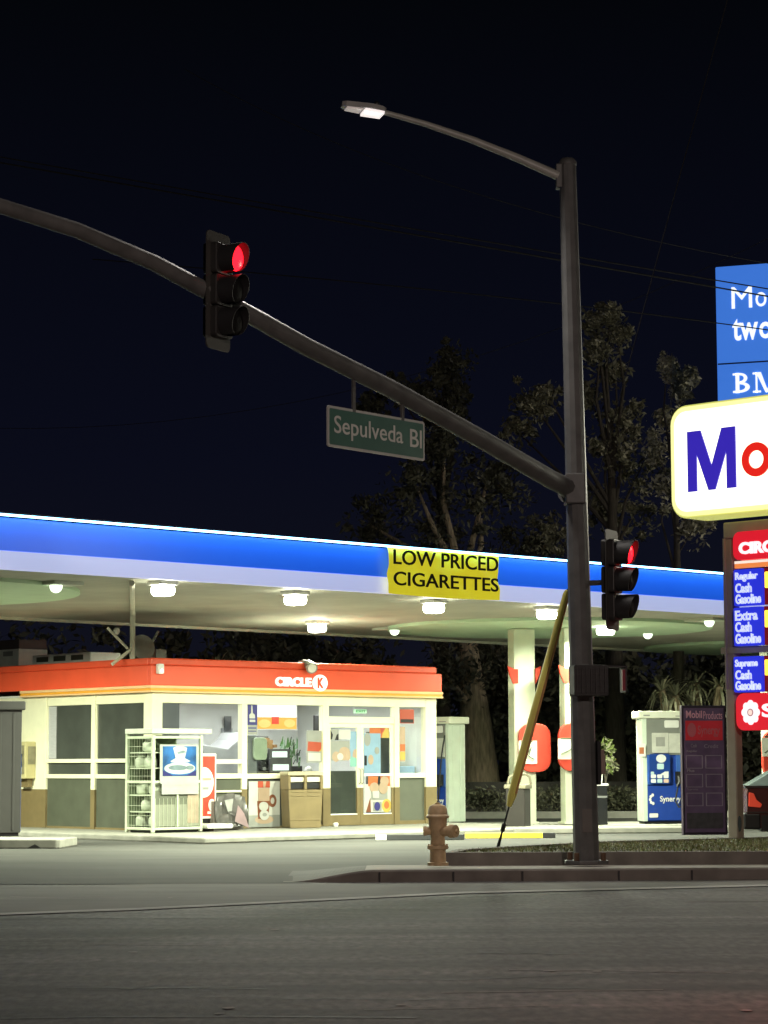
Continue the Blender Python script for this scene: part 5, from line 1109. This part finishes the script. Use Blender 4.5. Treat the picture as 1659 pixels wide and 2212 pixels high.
obj('tail_light', MB().poly_y([(.05, .62), (.27, .60), (.30, .66), (.20, .74), (.15, .86), (.06, .88)], -.045, .05), tl, car, bevel=.015); obj('trim_strip', MB().box(.0, 3.3, -.03, 1.79, .955, .995).box(.0, 4.2, -.042, -.015, .50, .525), mat('car_trim', (.03, .03, .032), .3, .1, 5), car); obj('tail_light', MB().box(-.012, .16, 1.68, 1.785, .66, .84), tl, car)
obj('bumper', MB().box(-.05, .28, -.03, 1.79, .20, .50), mat('bumper_dark', (.016, .014, .016), .5, .1, 4), car, bevel=.04)
for x in (.82, 3.75):
    for y0, y1 in ((-.03, .18), (1.58, 1.79)):
        wh = obj('wheel', MB().tube([(x, y0, .31), (x, y1, .31)], .31, 24), rubber, car, bevel=.03)
        obj('rim', MB().tube([(x, y0 - .006, .31), (x, y0 + .03, .31)], .20, 16), greyp, wh)
obj('sill', MB().box(.28, 4.4, -.030, 1.78, .16, .46), MATS['bumper_dark'], car)

# ================================================================== TREES AND PLANTS
def leaf_cloud(m, c, rx, ry, rz, n, s0, s1, rn, mis=2):
    for _ in range(n):
        a_, b_2 = rn.uniform(0, 6.283), rn.uniform(-1, 1); rad_ = rn.random() ** .45; k_ = math.sqrt(1 - b_2 * b_2)
        x, y, z = c[0] + rx * rad_ * k_ * math.cos(a_), c[1] + ry * rad_ * k_ * math.sin(a_), c[2] + rz * rad_ * b_2
        s_ = rn.uniform(s0, s1); d1 = Vector((rn.uniform(-1, 1), rn.uniform(-1, 1), rn.uniform(-1.2, .4))).normalized(); d2 = d1.cross(Vector((rn.uniform(-1, 1), rn.uniform(-1, 1), rn.uniform(-1, 1)))).normalized()
        p = Vector((x, y, z))
        m.add([p - d1 * s_, p + d2 * s_ * .38, p + d1 * s_, p - d2 * s_ * .38], [(0, 1, 2, 3)], rn.randrange(mis))
def tree(name, label, x, y, hgt, tr, clumps, mats_, seed, group, n=260, s0=.10, s1=.26, lean=0, limbs=True):
    rn = random.Random(seed); t = thing(name, label, 'tree', (x, y, 0), 0, group); m = MB()
    topz = hgt * .8; base = [(0, 0, -.05), (lean * .1, 0, .6), (lean * .35, .05, topz * .35), (lean * .7, 0, topz * .65), (lean, 0, topz)]
    m.tube(base, [tr * 1.5, tr * 1.05, tr * .85, tr * .55, tr * .2], 12)
    cm = MB()
    for i, (dx, dy, z, r_) in enumerate(clumps):
        if limbs:
            s_ = Vector((lean * min(1, z * .72 / topz), 0, min(z * .72, topz * .95))); e_2 = Vector((dx, dy, z)); mid = s_.lerp(e_2, .55) + Vector((rn.uniform(-.3, .3), 0, rn.uniform(.0, .4)))
            m.tube([s_, mid, e_2], [tr * .24, tr * .14, tr * .05], 7)
        leaf_cloud(cm, (dx, dy, z - r_ * .3), r_ * 1.6, r_ * 1.3, r_ * 1.5, int(n * .9), s0 * .5, s1 * .6, rn, 1)
        for _ in range(11):
            o_ = (dx + rn.gauss(0, .55) * r_, dy + rn.gauss(0, .55) * r_, z + rn.gauss(0, .5) * r_); q_ = r_ * rn.uniform(.18, .6)
            leaf_cloud(cm, o_, q_, q_, q_ * rn.uniform(.6, 1.2), n // 4, s0 * .6, s1 * .6, rn, len(mats_))
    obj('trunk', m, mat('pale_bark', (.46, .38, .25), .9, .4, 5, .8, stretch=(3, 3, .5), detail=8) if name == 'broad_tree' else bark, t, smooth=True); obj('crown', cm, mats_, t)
    return t
GT = 'trees behind the station'
def tx(px, Y): return P(px, 1650, Y=Y).x
def tz(py, Y): return P(830, py, Y=Y).z
def clump(px, py, rpx, Y, X0, dy=0): return (P(px, py, Y=Y).x - X0, dy, P(px, py, Y=Y).z, rpx * Y / CAM_F)
Y = 70; X0 = tx(1045, Y)
tree('broad_tree', 'big tree with a thick pale lit trunk behind the pale sided pump', X0, Y, 9, .55, [clump(a_, b_2, c_, Y, X0, d_) for a_, b_2, c_, d_ in ((1000, 1420, 70, 0), (1080, 1400, 60, .5), (960, 1460, 40, -1), (930, 1180, 75, 1), (1040, 1120, 90, 0), (1150, 1200, 70, 1), (860, 1260, 70, 1), (800, 1120, 50, 2), (960, 960, 55, 0), (900, 1050, 60, 0), (1060, 1010, 50, 1))], [leafdark, leafmid], 5, GT, 300, lean=-.6)
Y = 72; X0 = tx(955, Y)
tree('tall_tree', 'faint tall tree rising behind the street name sign', X0, Y, 15, .3, [clump(a_, b_2, c_, Y, X0, d_) for a_, b_2, c_, d_ in ((980, 770, 34, 0), (960, 810, 36, 0), (905, 845, 26, 0), (985, 850, 24, 0), (940, 880, 36, .5), (850, 830, 22, 0), (800, 860, 24, 1), (985, 900, 20, 0))], [leafdark, leafmid], 8, GT, 240)
Y = 69; X0 = tx(1330, Y)
tree('eucalyptus_tree', 'tall tree with sparse lit leaves just past the signal pole', X0, Y, 14.5, .32, [clump(a_, b_2, c_, Y, X0, d_) for a_, b_2, c_, d_ in ((1280, 700, 26, -1), (1310, 690, 24, -1), (1325, 735, 26, -1), (1290, 770, 30, -1), (1330, 800, 24, 0), (1270, 850, 34, 0), (1350, 900, 36, 0), (1310, 960, 44, 0), (1390, 1000, 44, 0), (1150, 870, 34, 0), (1120, 920, 32, 1), (1180, 850, 26, 0), (1290, 1080, 44, 1), (1380, 1100, 44, 1), (1200, 1140, 44, 1))], [leafmid, leafpale, leafmid], 12, GT, 210, .10, .24)
Y = 64; X0 = tx(1470, Y)
tree('young_tree', 'slim tree with bright leaf tufts beside the glowing name panel', X0, Y, 12, .2, [clump(a_, b_2, c_, Y, X0, d_) for a_, b_2, c_, d_ in ((1432, 795, 14, -1), (1440, 820, 14, -1), (1470, 835, 18, -1), (1480, 815, 10, -1), (1455, 860, 18, -1), (1440, 900, 22, 0), (1420, 960, 26, 0), (1440, 1060, 30, 0), (1500, 1140, 30, 0), (1540, 950, 20, 1))], [leafpale, leafmid], 21, GT, 120, .10, .22)
Y = 75
for i, (px, lab) in enumerate(((-120, 'dark tree beyond the far end of the store roof'), (180, 'dark tree behind the pale rooftop unit'), (470, 'dark tree behind the store above its corner'), (720, 'dark tree behind the store lettering'), (1250, 'dark tree behind the canopy columns'), (1480, 'dark tree behind the dark price board'), (1720, 'dark tree behind the parked car'))):
    X0 = tx(px, Y); rn = random.Random(40 + i)
    tree('dark_tree', lab, X0, Y, 6.5, .28, [(rn.uniform(-3, 3), rn.uniform(-1, 1), rn.uniform(.9, 4.6), rn.uniform(1.1, 1.8)) for _ in range(15)], [leafdark, leafmid], 60 + i, GT, 330, .18, .42)
# yuccas with strap leaves
def yucca(label, px, py0, py1, Y, seed, heads, group='strap leaved yuccas'):
    rn = random.Random(seed); x = tx(px, Y); t = thing('yucca', label, 'yucca', (x, Y, 0), 0, group); mt = MB(); ml = MB(); zt_ = tz(py0, Y)
    for hnum in range(heads):
        dx, z = rn.uniform(-.9, .9), zt_ - rn.uniform(0, 1.0); mt.tube([(dx * .2, 0, 0), (dx * .6, 0, z * .5), (dx, 0, z - .25)], [.14, .12, .10], 8)
        for k in range(46):
            a_ = rn.uniform(0, 6.283); el = rn.uniform(-1.1, 1.1); L_ = rn.uniform(.45, .85); c = Vector((dx, 0, z - .25)); d_ = Vector((math.cos(a_) * math.cos(el), math.sin(a_) * math.cos(el), math.sin(el)))
            s_ = d_.cross(Vector((0, 0, 1))).normalized() * .035; mid = c + d_ * L_ * .55; e_ = c + d_ * L_ + Vector((0, 0, -.22 * L_ - (.2 if el < 0 else 0)))
            ml.add([c - s_ * .6, c + s_ * .6, mid + s_, mid - s_, e_], [(0, 1, 2, 3), (3, 2, 4)], rn.randrange(2))
    obj('trunk', mt, mat('yucca_trunk', (.30, .24, .15), .9, .25, 5, .3), t); obj('leaves', ml, [leafpale, leafmid], t)
yucca('pale yucca cluster right of the blue fronted pump cap', 1500, 1440, 1530, 62, 3, 3); yucca('yucca above the dark price board', 1545, 1450, 1530, 63, 4, 2); yucca('yucca between signal pole and blue fronted pump', 1425, 1455, 1530, 64, 5, 2)
yucca('yucca tops showing above the store roof edge', 475, 1388, 1420, 59, 9, 3); yucca('yucca leaf tips behind the roof beside the store lettering', 530, 1392, 1420, 60, 10, 2)
# hedge shrubs along the rear of the lot
rn = random.Random(77)
for i, (px, lab) in enumerate(((1035, 'low clipped shrub behind the trash can'), (1190, 'low clipped shrub between the two canopy columns'), (1320, 'low clipped shrub right of the washing stand'), (1370, 'low clipped shrub left of the blue fronted pump'), (1640, 'low clipped shrub beside the parked car'))):
    Y = 64 + .3 * i; x = tx(px, Y); t = thing('shrub', lab, 'shrub', (x, Y, 0), 0, 'shrubs along the rear of the lot'); m = MB()
    for _ in range(8): leaf_cloud(m, (rn.uniform(-.6, .6), rn.uniform(-.3, .3), rn.uniform(.35, .6)), .45, .4, .32, 110, .04, .09, rn, 2)
    obj('foliage', m, [leafmid, leafdark], t); obj('stem', MB().cyl((0, 0, 0), (.05, 0, .5), .05, .02, 6), bark, t)
Y = 56; x = tx(1306, Y); t = thing('shrub', 'broad leaved shrub with bright lit leaves beside the signal pole', 'shrub', (x, Y, 0), 0, 'shrubs along the rear of the lot'); m = MB()
for px, py in ((1310, 1605), (1318, 1620), (1300, 1612), (1322, 1655), (1308, 1660), (1314, 1640)): leaf_cloud(m, (P(px, py, Y=Y).x - x, 0, P(px, py, Y=Y).z), .12, .15, .12, 16, .09, .16, rn, 2)
obj('foliage', m, [mat('leaf_bright', (.24, .30, .10), .45, .3, 4), leafmid], t); obj('stem', MB().tube([(0, 0, 0), (.02, 0, .8), (-.02, 0, 1.7)], [.03, .025, .015], 6).tube([(0, 0, .8), (.12, 0, 1.6)], [.02, .01], 6), bark, t)
# rear kerb and low wall of the lot
g = MB().box(-40, 40, 61.0, 61.3, 0, .18); tag(obj('rear_kerb', g, concrete), 'concrete kerb along the rear edge of the lot', 'kerb')
g = MB().box(-40, 40, 66.6, 66.8, 0, .9); tag(obj('rear_wall', g, mat('wall_dark', (.09, .085, .075), .9, .2, 2, .1)), 'low dark block wall behind the shrubs at the rear of the lot', 'wall')

# ------------------------------------------------------------------ overhead wires
def wire(pix, Y, label, r_=.012):
    a_, b_2, c_ = [P(x, y, Y=Y) for x, y in pix]; ps = []
    for i in range(25):
        t_ = i / 24; l0, l1, l2 = (1 - t_) * (1 - t_), 2 * t_ * (1 - t_), t_ * t_; cc = b_2 * 2 - (a_ + c_) * .5; ps.append(a_ * l0 + cc * l1 + c_ * l2)
    tag(obj('power_line', MB().tube(ps, r_, 5), mat('cable', (.016, .016, .016), .5, .1, 3)), label, 'power line', 'power lines across the night sky')
wire(((-400, 268), (900, 496), (2000, 680)), 44, 'upper line of the close pair crossing the top of the blue billboard', .013)
wire(((-400, 282), (900, 508), (2000, 700)), 44, 'lower line of the close pair crossing the top of the blue billboard', .016)
wire(((200, 560), (1200, 655), (2000, 765)), 46, 'single line crossing the blue billboard through its second row of words', .012)
wire(((-300, 905), (830, 826), (2000, 330)), 48, 'thin line rising past the street name sign towards the billboard', .006)
wire(((400, 150), (1100, 440), (2000, 620)), 43, 'highest thin line above the blue billboard', .007)
# added spot above the camera that brightens road, pole and street sign
o = lamp('added_near_spot', None, (6.0, 1.0, 10.5), 2300, (1, .83, .74), .4, 76, 'SPOT', rot=(R(82), 0, R(11)))

# added lamp outside the frame, put in to brighten the trees
o = lamp('added_tree_lamp', None, (20.0, 59.0, 9.5), 430, (1, .93, .78), .5, typ='POINT')
# brake lamp glow of an unseen car waiting on the near lane
o = lamp('unseen_brake_lamp', None, (3.9, 13.2, .85), 42, (1, .06, .03), .12, typ='POINT')
